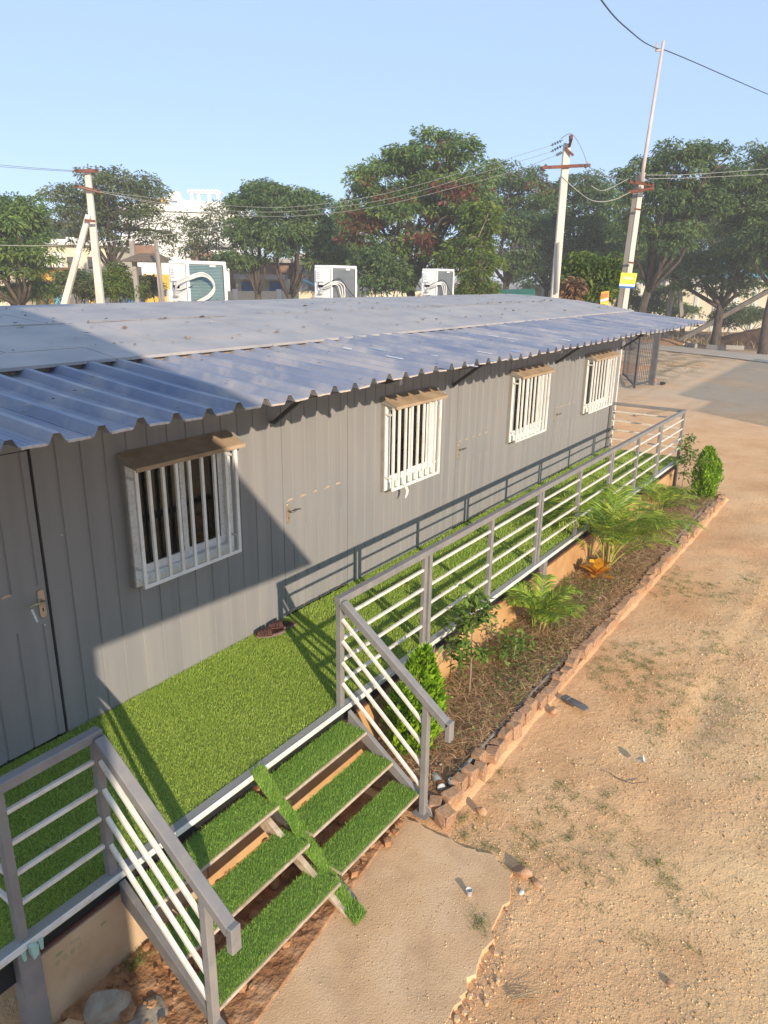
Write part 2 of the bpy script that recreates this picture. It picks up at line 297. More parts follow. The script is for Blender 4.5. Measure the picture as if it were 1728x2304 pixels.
def ground_mat():
    m = mat('bare earth', [(.66,.355,.175), (.76,.455,.235), (.80,.525,.29)], scale=.9, rough=1, spec=.05, detail=9, ns_rough=.62)
    nt = m.node_tree; N = nt.nodes; L = nt.links; p = N['Principled BSDF']; old = p.inputs['Base Color'].links[0].from_socket; tc = N['Texture Coordinate']
    def noise(s, d=6, r=.6):
        n = N.new('ShaderNodeTexNoise'); n.inputs['Scale'].default_value = s; n.inputs['Detail'].default_value = d; n.inputs['Roughness'].default_value = r; L.new(tc.outputs['Object'], n.inputs['Vector']); return n.outputs['Fac']
    def rng_(v, a, b, c=0., d=1.):
        r = N.new('ShaderNodeMapRange'); r.inputs[1].default_value = a; r.inputs[2].default_value = b; r.inputs[3].default_value = c; r.inputs[4].default_value = d; L.new(v, r.inputs[0]); return r.outputs[0]
    def mixc(f, a, c):
        x = N.new('ShaderNodeMix'); x.data_type = 'RGBA'; L.new(f, x.inputs[0]); L.new(a, x.inputs[6]); x.inputs[7].default_value = (*c, 1); return x.outputs[2]
    def mul(a, b):
        x = N.new('ShaderNodeMath'); x.operation = 'MULTIPLY'; L.new(a, x.inputs[0]); L.new(b, x.inputs[1]); return x.outputs[0]
    sep = N.new('ShaderNodeSeparateXYZ'); L.new(tc.outputs['Object'], sep.inputs[0])
    # pale gravel spread further out from the building, grey trodden ground near the gate
    gr = mul(rng_(sep.outputs['Y'], -2.7, -4.9), rng_(noise(.55, 5), .36, .60))
    c = mixc(mul(gr, rng_(noise(70, 3), .35, .6, .35, 1.)), old, (.76,.57,.30))
    far = mul(rng_(sep.outputs['X'], 18, 25), rng_(noise(.22, 5), .30, .50))
    c = mixc(mul(far, rng_(noise(3, 4), .2, .7, .55, 1.)), c, (.60,.46,.32))
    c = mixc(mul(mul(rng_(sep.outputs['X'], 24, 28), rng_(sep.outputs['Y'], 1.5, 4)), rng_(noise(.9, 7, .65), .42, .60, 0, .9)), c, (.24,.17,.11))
    c = mixc(rng_(noise(1.3, 8, .6), .50, .68, 0, .45), c, (.62,.34,.16))
    c = mixc(rng_(noise(5, 8, .7), .54, .72, 0, .45), c, (.50,.28,.135))
    c = mixc(rng_(noise(24, 8, .7), .60, .74, 0, .55), c, (.30,.15,.07))
    c = mixc(rng_(noise(150, 3, .6), .60, .72, 0, .45), c, (.75,.58,.36))
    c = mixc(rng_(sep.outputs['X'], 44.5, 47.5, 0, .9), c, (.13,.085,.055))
    L.new(c, p.inputs['Base Color'])
    b = N.new('ShaderNodeBump'); b.inputs['Distance'].default_value = .016; b.inputs['Strength'].default_value = 1
    b2 = N.new('ShaderNodeBump'); b2.inputs['Distance'].default_value = .0065; b2.inputs['Strength'].default_value = 1
    L.new(noise(16, 8, .65), b.inputs['Height']); L.new(noise(75, 4, .6), b2.inputs['Height']); L.new(b.outputs[0], b2.inputs['Normal']); L.new(b2.outputs[0], p.inputs['Normal'])
    return m
M['ground'] = ground_mat()

# ================================================================== the setting
DZ = 0.64                       # deck level above the ground
SLAB = [(-1.6,-1.40),(1.60,-1.52),(1.66,-2.05),(1.65,-2.41),(1.68,-2.78),(1.63,-2.93),(1.46,-3.0),(1.22,-3.04),(.98,-3.07),(.56,-3.09),(.1,-3.15),(-.5,-3.2),(-1.6,-3.3)]
def in_poly(x, y, poly):
    c = np.zeros(np.shape(x), bool); n = len(poly)
    for i in range(n):
        (x1,y1),(x2,y2) = poly[i], poly[(i+1) % n]
        c ^= ((y1 > y) != (y2 > y)) & (x < (x2-x1)*(y-y1)/(y2-y1+1e-12)+x1)
    return c
def ground_z(x, y):
    x = np.asarray(x, float); y = np.asarray(y, float)
    z = (vnoise(x*.9+3, y*.9+7, 1)-.5)*.05 + (vnoise(x*3.1, y*3.1, 2)-.5)*.026 + (vnoise(x*9, y*9, 3)-.5)*.012
    z += .10*np.exp(-((x-33)**2/30+(y-6.5)**2/7))*(.5+vnoise(x*2, y*2, 9))*2
    for y0_ in (-3.75, -5.2): z -= .016*np.exp(-((y-y0_-.22*np.sin(x*.35))/.11)**2)*np.clip((x-2)/3, 0, 1)-.007*np.exp(-((y-y0_-.19-.22*np.sin(x*.35))/.07)**2)*np.clip((x-2)/3, 0, 1)
    near = np.exp(-np.maximum(0, np.abs(y+1.0)-1.3)*3)
    z = z*(1-near*.75) - .012*near
    z = np.where(in_poly(x, y, SLAB), np.minimum(z, 0)*.3-.03, z)
    return z
def grid_axis(lo, hi, step, far):
    a = list(np.arange(lo, hi, step)); s = step
    b = [hi]
    while b[-1] < far: s *= 1.35; b.append(b[-1]+s)
    s = step; c = []; v = lo
    while v > -far: s *= 1.35; v -= s; c.append(v)
    return np.array(c[::-1]+a+b)
gx = grid_axis(-4, 22, .075, 900); gy = grid_axis(-6.5, 4.5, .075, 900)
GX, GY = np.meshgrid(gx, gy, indexing='ij'); GZ = ground_z(GX, GY)
nI, nJ = GX.shape; idx = np.arange(nI*nJ).reshape(nI, nJ)
F = np.stack([idx[:-1,:-1], idx[1:,:-1], idx[1:,1:], idx[:-1,1:]], -1).reshape(-1, 4)
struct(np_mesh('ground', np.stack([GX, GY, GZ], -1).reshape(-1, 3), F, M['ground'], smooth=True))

# concrete apron at the foot of the steps, with a broken outer edge
def densify(poly, step, amp):
    o = []
    for i in range(len(poly)):
        a = np.array(poly[i]); b = np.array(poly[(i+1) % len(poly)]); n = max(1, int(np.linalg.norm(b-a)/step))
        for k in range(n): o.append(a+(b-a)*k/n+(rng.random(2)-.5)*amp)
    return o
sp = densify(SLAB, .05, .045)
mb = MB(); n = len(sp)
mb.v = [(p[0], p[1], .016) for p in sp] + [(p[0]+.012*(p[0]-.2)/2, p[1]-.012, -.05) for p in sp]
mb.f = [tuple(range(n))[::-1]] + [(i, i+n, (i+1) % n+n, (i+1) % n) for i in range(n)]
slab = struct(mb.build('concrete_path', M['conc']))
# cracked lumps along the apron's crumbling edge
mb = MB()
for k in range(190):
    t = random.random(); x = -.2+t*1.85; y = -3.08+.05*math.sin(x*6)-random.random()*.10
    r = .004+random.random()**4*.016; a = random.random()*6
    mb.prism([(x+r*math.cos(a+q*1.26)*(.7+.6*random.random()), y+r*math.sin(a+q*1.26)*(.7+.6*random.random()), -.01) for q in range(5)], (0, 0, .010+r*.7))
tag(mb.build('concrete_rubble', M['conc'], bevel=.002), kind='stuff')

# road beyond the open yard
mb = MB()
def lerp(a, b, t): return tuple(a[i]+(b[i]-a[i])*t for i in range(len(a)))
n0, n1, f0, f1 = (38.5,.8), (42.4,7.9), (43.07,1.45), (45.7,8.8)
cols_ = []
for t in np.linspace(-5, 9, 57): a = lerp(n0, n1, t); b = lerp(f0, f1, t); cols_.append(((a[0]+.25*math.sin(t*5), a[1], .03), (b[0], b[1], .03)))
for i in range(len(cols_)-1): mb.quad(cols_[i][0], cols_[i][1], cols_[i+1][1], cols_[i+1][0])
mb.f = [tuple(reversed(f)) for f in mb.f]
for i, v in enumerate(mb.v): mb.v[i] = (v[0], v[1], float(ground_z(v[0], v[1]))*0+.045)
struct(mb.build('road', M['asph']))

# ------------------------------------------------------------------ off-frame building and added slatted screen that throw the long shadows
tb = thing('building', 'tall stepped building standing behind the viewer, its shadow crossing the grey wall', 'building', (-6, -6.2, 0))
MB().prism([(-3.16,-6,0), (-3.16,-6,3.6), (-.713,-6,3.479), (-1.49,-6,4.40), (-3.48,-6,6.78), (-4.5,-6,8.0), (-12,-6,8.0), (-12,-6,0)], (0,-.25,0)).build('wall', M['bldc'], tb)
MB().box((-12,-9,7.9), (-4.6,-6.25,8.0)).build('roof', M['bldg'], tb)
tb = thing('shade_screen', 'unseen slatted screen added to half-shade the far right of the yard', 'shade screen', (17, -8.6, 0))  # unseen slats added to let only part of the sun reach the yard
for (xa, xb, h_) in ((16.3, 18.6, 3.5), (18.6, 34.0, 4.0)):
    z = .05
    while z < h_: MB().box((xa,-8.62,z), (xb,-8.60,z+.032)).build('slat', M['wood'], tb); z += .056
    for q in range(int((xb-xa)/5)+1): MB().box((xa+q*5,-8.66,0), (xa+q*5+.045,-8.622,h_)).build('post', M['poleg'], tb)

# ================================================================== grey prefabricated building
B = thing('prefab_building', 'long grey sheet-metal cabin with barred white windows and flat dusty roof', 'building', (6, 1, 0))
G_P = .1815
def grooved(x0, x1, z0, z1, holes=(), phase=.513, gw=.011, gd=.008, y=0.0, band=None):
    """vertical sheet with pressed grooves; holes = (xa,xb,za,zb); band = (za,zb) left flat"""
    xs = {x0: 0, x1: 0}; k = math.ceil((x0+.03-phase)/G_P)
    while phase+k*G_P < x1-.03:
        c = phase+k*G_P; xs[c-gw] = 0; xs[c-gw*.4] = 1; xs[c+gw*.4] = 1; xs[c+gw] = 0; k += 1
    for h in holes:
        for q in h[:2]: xs.setdefault(q, 0)
    X = sorted(xs)
    zs = sorted(set([z0, z1]+[q for h in holes for q in h[2:]]+(list(band) if band else [])+([band[0]-.012, band[1]+.012] if band else [])))
    mb = MB(); ix = {}
    for i, x in enumerate(X):
        for j, z in enumerate(zs):
            d = gd*xs[x]
            if band and band[0]-1e-6 <= z <= band[1]+1e-6: d = 0
            ix[i,j] = len(mb.v); mb.v.append((x, y+d, z))
    for i in range(len(X)-1):
        for j in range(len(zs)-1):
            cx, cz = (X[i]+X[i+1])/2, (zs[j]+zs[j+1])/2
            if any(h[0] < cx < h[1] and h[2] < cz < h[3] for h in holes): continue
            mb.f.append((ix[i,j], ix[i+1,j], ix[i+1,j+1], ix[i,j+1]))
    # returned edges so the sheet has thickness
    for (i, s) in ((0, 1), (len(X)-1, -1)):
        x = X[i]; mb.quad((x, y, z0), (x, y, z1), (x, y+.05, z1), (x, y+.05, z0))
    return mb
ZT = 3.19
WINS = [(1.00, 2.00), (4.26, 5.27), (7.40, 8.50), (10.38, 11.62)]
WZ0, WZ1 = 1.55, 2.53
segs = [(.352, 2.682, WINS[0]), (3.664, 5.924, WINS[1]), (6.908, 9.154, WINS[2]), (10.238, 12.315, WINS[3])]
for (a, b, wn_) in segs:
    grooved(a, b, DZ-.05, ZT, [(wn_[0]+.02, wn_[1]-.02, WZ0+.02, WZ1-.02)]).build('wall_panel', M['wall'], B)
doors = [(-.56, .328, 1), (2.685, 3.651, -1), (5.927, 6.895, -1), (9.157, 10.225, -1)]
grooved(-1.2, -.572, DZ-.05, ZT).build('wall_panel', M['wall'], B)
for (a, b, side) in doors:
    grooved(a, b, 2.72, ZT).build('wall_panel', M['wall'], B)
MB().box((-1.2,.05,DZ-.06), (12.3,.055,ZT)).build('dark_backing', M['dark'], B) if False else None
# dark reveals behind the joints
for x in (-.566, .340, 2.684, 3.657, 5.926, 6.900, 9.156, 10.230): MB().box((x-.03,.03,DZ-.06), (x+.03,.04,ZT)).build('joint_seal', M['dark'], B)
MB().box((-1.2,5.55,0), (12.3,5.6,3.1)).box((-1.25,.06,0), (-1.2,5.6,3.15)).box((12.29,.06,0), (12.335,5.6,3.15)).build('rear_wall', M['wall'], B)
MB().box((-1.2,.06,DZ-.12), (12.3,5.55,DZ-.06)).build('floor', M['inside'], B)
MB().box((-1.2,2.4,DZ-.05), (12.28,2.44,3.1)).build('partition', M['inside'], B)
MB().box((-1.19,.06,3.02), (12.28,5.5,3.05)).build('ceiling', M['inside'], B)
# white corner trim at the far end
MB().box((12.318,-.012,DZ-.05), (12.352,.05,3.0)).build('corner_trim', M['white'], B, bevel=.003)

for (a, b, side) in doors:
    hx = b-.045 if side > 0 else a+.055
    d = grooved(a, b, DZ+.012, 2.715, phase=a+(.105 if side > 0 else .13), band=(1.53, 1.80), y=-.004).build('door', M['wall'], B)
    if side > 0:
        tag(d, 'shaded grey door at the left edge of the wall')
    # lever handle: back plate, rose, lever, keyhole
    mb = MB(); R_ = .024; n = 10; poly = []
    for q in range(n+1): t = math.pi*q/n; poly.append((hx+R_*math.cos(t), -.004, 1.755+R_*math.sin(t)))
    for q in range(n+1): t = math.pi+math.pi*q/n; poly.append((hx+R_*math.cos(t), -.004, 1.60+R_*math.sin(t)))
    h = mb.prism(poly, (0, -.012, 0)).build('handle', M['brass'], d, bevel=.002)
    s = -side
    MB().tube([(hx,-.016,1.70), (hx,-.055,1.70), (hx+s*.02,-.062,1.702), (hx+s*.07,-.063,1.712), (hx+s*.115,-.060,1.705)], [.010,.009,.009,.008,.006], 8).build('lever', M['brass'] if side > 0 else M['steel'], d, smooth=True)
    MB().box((hx-.004,-.0175,1.622), (hx+.004,-.016,1.645)).build('keyhole', M['dark'], d)
    # chipped pressings left where the sheet was folded over the lock rail and the foot
    xs_ = [a+.09+i*.18 for i in range(5)] if side < 0 else [a+.62]
    for zz in ((1.795, DZ+.03) if side < 0 else (1.80,)):
        for x in xs_:
            if x > b-.05: continue
            w_ = .03+.025*random.random()
            MB().prism([(x-w_, -.0045, zz-.004), (x+w_, -.0045, zz-.002+.006*random.random()), (x+w_*.8, -.0045, zz+.014), (x-w_*.2, -.0045, zz+.02), (x-w_*.9, -.0045, zz+.01)], (0, -.004, 0)).build('paint_chip', M['chip'], d)

def window(x0, x1, k):
    z0, z1 = WZ0, WZ1; y0 = -.06
    fr = MB(); t = .055
    fr.box((x0,y0,z0), (x0+t,.03,z1)).box((x1-t,y0,z0), (x1,.03,z1)).box((x0+t,y0+.002,z1-t), (x1-t,.03,z1)).box((x0+t,y0-.012,z0), (x1-t,.03,z0+t+.03))
    wo = fr.build('window', M['tape'] if k < 2 else M['white'], B, bevel=.004)
    for xx in (x0-.012, x1+.002): MB().box((xx,-.045,z0-.01), (xx+.010,.004,z1+.02)).build('side_flashing', M['hoodside'], wo)
    xm = (x0+x1)/2
    for i, (a, b, yy) in enumerate(((x0+t, xm+.03, -.035), (xm-.03, x1-t, -.008))):
        sb = MB(); s_ = .05
        zb, zt_ = z0+t+.03, z1-t
        sb.box((a,yy-.012,zb), (a+s_,yy+.012,zt_)).box((b-s_,yy-.012,zb), (b,yy+.012,zt_)).box((a+s_,yy-.012,zb), (b-s_,yy+.012,zb+s_+.015)).box((a+s_,yy-.012,zt_-s_), (b-s_,yy+.012,zt_))
        so_ = sb.build('sash', M['tape'], wo, bevel=.003)
        MB().box((a+s_,yy-.003,zb+s_), (b-s_,yy+.003,zt_-s_)).build('pane', M['glass'], wo)
    # curtain or slatted blind inside
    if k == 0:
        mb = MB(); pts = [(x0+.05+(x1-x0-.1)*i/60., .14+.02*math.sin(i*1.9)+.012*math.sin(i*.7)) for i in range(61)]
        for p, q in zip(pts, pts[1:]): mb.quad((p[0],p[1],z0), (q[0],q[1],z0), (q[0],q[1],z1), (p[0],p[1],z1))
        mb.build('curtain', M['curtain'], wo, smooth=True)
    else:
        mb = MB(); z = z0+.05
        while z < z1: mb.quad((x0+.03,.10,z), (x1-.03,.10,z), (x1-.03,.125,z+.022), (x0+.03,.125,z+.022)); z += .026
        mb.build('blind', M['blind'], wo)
    # security grille standing clear of the frame
    gy_ = -.155; gx0, gx1, gz0, gz1 = x0-.01, x1-.02, z0+.015, z1-.03; gt = .030
    g = MB().box((gx0,gy_-.012,gz0), (gx0+gt,gy_+.012,gz1)).box((gx1-gt,gy_-.012,gz0), (gx1,gy_+.012,gz1)).box((gx0+gt,gy_-.012,gz0), (gx1-gt,gy_+.012,gz0+gt)).box((gx0+gt,gy_-.012,gz1-gt), (gx1-gt,gy_+.012,gz1))
    for zz in (gz0+.13, gz1-.11):
        for xx in (gx0+.004, gx1-.016): g.box((xx,gy_+.012,zz), (xx+.012,y0,zz+.02))
    g.build('grille_frame', M['white'], wo, bevel=.002)
    nb = 7
    for i in range(nb):
        xx = gx0+(gx1-gx0)*(i+1)/(nb+1)
        MB().box((xx-.013,gy_-.012,gz0+gt-.002), (xx+.013,gy_+.011,gz1-gt+.002)).build('bar', M['white'], wo, bevel=.002)
    # rain hood
    hx0, hx1 = x0-.025, x1+.03
    hd = MB(); hd.hexa([(hx0,-.205,z1-.037), (hx1,-.205,z1-.037), (hx1,.0,z1+.045), (hx0,.0,z1+.045), (hx0,-.205,z1-.030), (hx1,-.205,z1-.030), (hx1,.0,z1+.053), (hx0,.0,z1+.053)])
    hd.box((hx0,-.213,z1-.062), (hx1,-.206,z1-.0305))
    ho = hd.build('hood', M['hood'], wo)
    for xx in (hx0+.004, hx1-.008): MB().prism([(xx,-.204,z1-.05), (xx,0,z1-.02), (xx,0,z1+.044), (xx,-.204,z1-.027)], (.004,0,0)).build('hood_cheek', M['hoodside'], wo)
    return wo
for k, (a, b) in enumerate(WINS): window(a, b, k)

# flat roof in separate sheets, slightly crowned
RP = [(-.04,3.238), (.30,3.288), (1.08,3.395), (1.15,3.400), (2.05,3.462), (2.62,3.485), (3.1,3.462), (3.7,3.43), (5.65,3.22)]
def roofz(y): return float(np.interp(y, [p[0] for p in RP], [p[1] for p in RP]))
def strip(x0, x1, y0, y1, dz, th=.006, warp=0.0):
    ys = [y0]+[p[0] for p in RP if y0+.01 < p[0] < y1-.01]+[y1]; mb = MB()
    nx = max(2, int((x1-x0)/.3)); X = np.linspace(x0, x1, nx+1)
    for i, x in enumerate(X):
        for j, y in enumerate(ys):
            wv = warp*(vnoise(np.array(x*1.3), np.array(y*1.3), 5)-.5)
            mb.v.append((x, y, roofz(y)+dz+float(wv)))
    nj = len(ys)
    for i in range(nx):
        for j in range(nj-1): a = i*nj+j; mb.f.append((a, a+nj, a+nj+1, a+1))
    n0_ = len(mb.v); mb.v += [(v[0], v[1], v[2]-th) for v in mb.v[:n0_]]
    rim = [i*nj for i in range(nx+1)]+[nx*nj+j for j in range(1, nj)]+[i*nj+nj-1 for i in range(nx-1, -1, -1)]+[j for j in range(nj-2, 0, -1)]
    for k in range(len(rim)): a, b = rim[k], rim[(k+1) % len(rim)]; mb.f.append((b, a, a+n0_, b+n0_))
    return mb
RX0, RX1 = -1.3, 12.70
strip(RX0, RX1-.01, .0, 5.6, -.020, .05).build('roof_base', M['dust'], B)
xs_ = [RX0, 1.02, 4.65, 8.3, RX1]
for a, b in zip(xs_, xs_[1:]):
    strip(a+.004, b-.004, -.045, .30, .004, .012, .006).build('edge_flashing', M['roof'], B)
    MB().box((a+.004,-.049,3.222), (b-.004,-.0455,3.243)).build('flashing_lip', M['roof'], B)
for r, (ya, yb, st) in enumerate(((.308, 1.14, .55), (1.155, 2.60, .2), (2.61, 5.6, .9))):
    x = RX0+st-1.21*1
    while x < RX1:
        a, b = max(RX0, x), min(RX1, x+1.21)
        if b-a > .12: strip(a+.005, b-.005, ya, yb, .0, .012, .012).build('roof_sheet', M['roof'], B)
        x += 1.21
# dusty silicone run along the seams
mb = MB()
for (yy, st) in ((1.147, 0), (.304, 0)):
    x = RX0
    while x < RX1-.3:
        l = .2+random.random()*.5
        if random.random() < .45: mb.hexa([(x,yy-.006,roofz(yy)+.001), (x+l,yy-.004,roofz(yy)+.001), (x+l,yy+.004,roofz(yy)+.001), (x,yy+.007,roofz(yy)+.001), (x,yy-.003,roofz(yy)+.005), (x+l,yy-.002,roofz(yy)+.005), (x+l,yy+.002,roofz(yy)+.005), (x,yy+.003,roofz(yy)+.005)])
        x += l
tag(mb.build('seam_dust', M['dust'], B), kind='stuff')

# corrugated awning: sheets of five ribs, lapped
PITCH_A, PH = .2215, .151
def awn_z(y): return 3.062+(y+1.4)*(3.185-3.062)/1.42
def awning_sheet(x0, nrib, dz, y1=.02, y0=-1.4, skew=0.0):
    rh = .046; prof = []
    x = x0
    prof.append((x-.055, 0))
    for i in range(nrib):
        c = x0+i*PITCH_A
        prof += [(c-.044, 0.0), (c-.017, rh), (c+.017, rh), (c+.044, 0.0)]
        if i < nrib-1:
            for q in (.082, .112, .140): prof += [(c+q-.006, 0.0), (c+q, .004), (c+q+.006, 0.0)]
    prof.append((x0+(nrib-1)*PITCH_A+.055, 0)); prof = sorted(prof)
    mb = MB(); ys = np.linspace(y0, y1, 9); n = len(prof)
    for j, y in enumerate(ys):
        for (px_, pz) in prof:
            sag = .006*math.sin(px_*2.1+y*3)+.004*math.sin(px_*9)*(1 if y < -1.1 else .3)
            mb.v.append((px_+skew*(y+1.4), y, awn_z(y)+pz+dz+sag))
    for j in range(len(ys)-1):
        for i in range(n-1): a = j*n+i; mb.f.append((a, a+1, a+1+n, a+n))
    m0 = len(mb.v); mb.v += [(v[0], v[1], v[2]-.003) for v in mb.v[:m0]]
    for j in range(len(ys)-1):
        for i in range(n-1): a = m0+j*n+i; mb.f.append((a+n, a+1+n, a+1, a))
    for i in range(n-1): mb.f.append((i+1, i, m0+i, m0+i+1)); a = (len(ys)-1)*n+i; mb.f.append((a, a+1, m0+a+1, m0+a))
    for j in range(len(ys)-1):
        for i in (0, n-1): a = j*n+i; mb.f.append((a, a+n, m0+a+n, m0+a))
    return mb
def sheet_edge(x0, nrib, dz, y0):
    mb = MB(); xs = []
    for i in range(nrib-1): xs.append((x0+i*PITCH_A+.05, x0+(i+1)*PITCH_A-.05))
    for (a, b) in xs:
        n_ = 6
        for q in range(n_):
            xa, xb = a+(b-a)*q/n_, a+(b-a)*(q+1)/n_; za = awn_z(y0)+dz+.006*math.sin(xa*2.1+y0*3)+.004*math.sin(xa*9); zb = awn_z(y0)+dz+.006*math.sin(xb*2.1+y0*3)+.004*math.sin(xb*9)
            mb.hexa([(xa,y0-.002,za-.006-.003*random.random()), (xb,y0-.002,zb-.006), (xb,y0+.016,zb+.0025), (xa,y0+.016,za+.0025), (xa,y0-.002,za+.003), (xb,y0-.002,zb+.003), (xb,y0+.014,zb+.0045), (xa,y0+.012,za+.0045)])
    return mb
x = PH-6*PITCH_A; k = 0
while x < 12.3:
    nr = 6 if x+5*PITCH_A < 12.62 else max(2, int((12.62-x)/PITCH_A)+1)
    y0 = -1.4+(.03 if k in (3, 7) else 0)-.012*(k % 2)
    awning_sheet(x, nr, .0035*(k % 2)+(.014 if k in (4, 8) else 0), y0=y0, y1=.02-(.05 if k == 4 else 0), skew=(.012 if k in (4, 9) else 0)).build('awning_sheet', M['awning'], B)
    tag(sheet_edge(x, nr, .0035*(k % 2)+(.014 if k in (4, 8) else 0), y0).build('edge_dust', M['dust2'], B), kind='stuff')
    x += 5*PITCH_A; k += 1
# purlins and struts under the awning
for yy in (-.08, -1.12): MB().box((-1.2,yy-.02,awn_z(yy)-.048), (12.45,yy+.02,awn_z(yy)-.012)).build('purlin', M['gate'], B)
for xx in (-.72, 2.556, 5.78, 9.05, 12.28):
    MB().bar((xx,-.005,2.54), (xx,-.74,awn_z(-.74)-.035), .035, .035, up=(1,0,0)).build('awning_strut', M['gate'], B)
    MB().box((xx-.02,-1.36,awn_z(-1.36)-.052), (xx+.02,-.003,awn_z(-1.36)-.013)).build('awning_arm', M['gate'], B)
# shreds of protective film left on the sheets
mb = MB(); mw = MB()
for k in range(46):
    xx = PH+(random.randint(8, 54))*PITCH_A+random.choice((.0, .05, .085)); yy = -random.random()**.6*1.3-.05
    if xx > 12.5: continue
    top = abs(((xx-PH)/PITCH_A)-round((xx-PH)/PITCH_A)) < .05
    z = awn_z(yy)+(.050 if top else .009)+.009
    l = .03+random.random()*.16; w_ = .006+random.random()*.012
    (mb if random.random() < .45 else mw).hexa([(xx-w_,yy-l,z+awn_z(yy-l)-awn_z(yy)), (xx+w_,yy-l,z+awn_z(yy-l)-awn_z(yy)), (xx+w_*.6,yy,z), (xx-w_,yy,z), (xx-w_,yy-l,z+awn_z(yy-l)-awn_z(yy)+.002), (xx+w_,yy-l,z+awn_z(yy-l)-awn_z(yy)+.002), (xx+w_*.6,yy,z+.002), (xx-w_,yy,z+.002)])
tag(mb.build('blue_film', M['film'], B), kind='stuff'); tag(mw.build('white_film', M['filmw'], B), kind='stuff')

# fallen leaves and grit on the roof and awning
V = []; Fq = []; T = []
def leaf_quad(c, l, w_, ang, tilt):
    d = np.array([math.cos(ang), math.sin(ang), 0.]); s = np.array([-math.sin(ang), math.cos(ang), tilt]); n = len(V)
    V.extend([c-d*l, c+s*w_+np.array([0,0,.006]), c+d*l, c-s*w_]); Fq.append((n, n+1, n+2, n+3)); T.extend([random.random()]*4)
for k in range(420):
    if random.random() < .72:
        xx = random.uniform(.3, 12.6); yy = random.uniform(.1, 3.0)
        if random.random() < .5: yy = random.choice((1.147, .31, 1.15))+random.gauss(0, .05)
        leaf_quad(np.array([xx, yy, roofz(yy)+.014]), random.uniform(.008, .04), random.uniform(.004, .018), random.random()*6.28, random.uniform(-.6, .6))
    else:
        xx = random.uniform(-.5, 12.3); yy = -random.random()*1.35
        leaf_quad(np.array([xx, yy, awn_z(yy)+.05]), random.uniform(.005, .022), random.uniform(.003, .01), random.random()*6.28, random.uniform(-.4, .4))
tag(np_mesh('fallen_leaves', np.array(V), np.array(Fq), M['litter'], tint=np.array(T)), 'dead leaves and grit lying on the roof sheets', 'leaves', kind='stuff')

# ================================================================== deck, steps and railings
DX0, DX1, DY = -.96, 12.08, -1.43
D = thing('deck', 'raised veranda deck carpeted with green artificial turf along the grey wall', 'deck', (5, -.7, 0))
MB().box((DX0,-1.40,DZ-.07), (DX1,-.006,DZ-.004)).build('deck_board', M['turfb'], D)
mb = MB()
xs_ = [DX0, 2.10, 5.1, 8.1, DX1]
gap = (.74, .87)                                   # where the turf runner folds over the edge
for a, b in zip(xs_, xs_[1:]):
    fl = MB().hexa([(a+.003,-1.425,DZ+.002), (b-.003,-1.425,DZ+.002), (b-.003,-1.366,DZ+.004), (a+.003,-1.366,DZ+.004), (a+.003,-1.425,DZ+.006), (b-.003,-1.425,DZ+.006), (b-.003,-1.366,DZ+.009), (a+.003,-1.366,DZ+.009)])
    fo = fl.build('edge_flashing', M['alu'], D)
    MB().box((a+.003,-1.434,DZ-.032), (b-.003,-1.4255,DZ+.010)).build('flashing_lip', M['aluw'], fo, bevel=.002)
    mb2 = MB(); xx = a+.15
    while xx < b: mb2.lathe((xx,-1.40,DZ+.0065), [(.007,0), (.006,.003), (.0,.004)], 6); xx += .42
    mb2.build('rivet', M['brass'], fo)
MB().box((DX0+.02,-1.372,.40), (DX1-.02,-1.362,DZ-.071)).build('gap_shade_strip', M['dark'], D)  # dark strip added behind the deck lip, standing in for shade in the gap
for yy in (-1.20, -.75, -.1): MB().box((DX0+.02,yy-.035,DZ-.17), (DX1-.02,yy+.035,DZ-.072)).build('joist', M['gate'], D)
for xx in (-.80, 3.06, 5.66, 8.28, 11.84):
    w_ = .05 if xx > 0 else .055
    MB().box((xx-w_,-1.4335,-.05), (xx+w_,-1.34,DZ-.036)).build('support_post', M['rail'], D, bevel=.004)
# ochre boards skirting the void below the deck
xs_ = [-.74, .36, 1.12, 1.95, 3.0, 4.1, 5.2, 6.3, 7.4, 8.5, 9.6, 10.7, 11.76]
for i, (a, b) in enumerate(zip(xs_, xs_[1:])):
    MB().box((a+.004,-1.406,-.06), (b-.004,-1.390,.478)).build('plinth_board', M['plinth2'] if i == 0 else M['plinth'], D, bevel=.002)
    MB().box((a+.004,-1.389,.30), (b-.004,-1.374,.490)).build('cap_angle', M['rust'], D)
# faded green stencil rings and dashes on the first board
mb = MB()
for i, x in enumerate((-.66, -.616, -.571, -.53)):
    n = 12; yy = -1.4075; z = .364
    for q in range(n):
        a0, a1 = 2*math.pi*q/n, 2*math.pi*(q+1)/n
        f = lambda r, a: (x+r*.72*math.cos(a)+.25*r*math.sin(a), yy, z+r*math.sin(a))
        mb.quad(f(.010, a0), f(.010, a1), f(.0145, a1), f(.0145, a0))
for (x, z, hgt) in ((-.66,.411,.018), (-.648,.411,.018), (-.635,.412,.018), (-.575,.418,.012), (-.560,.420,.012), (-.545,.418,.012), (-.528,.414,.012), (-.395,.385,.018), (-.38,.388,.018)):
    mb.quad((x-.003,-1.4075,z-hgt*.5), (x+.003,-1.4075,z-hgt*.5), (x+.006,-1.4075,z+hgt*.5), (x,-1.4075,z+hgt*.5))
    if hgt > .017: mb.quad((x,-1.4076,z-.003), (x+.018,-1.4076,z-.003), (x+.018,-1.4076,z+.002), (x,-1.4076,z+.002))
mb.build('stencil_marks', M['green_ink'], D)

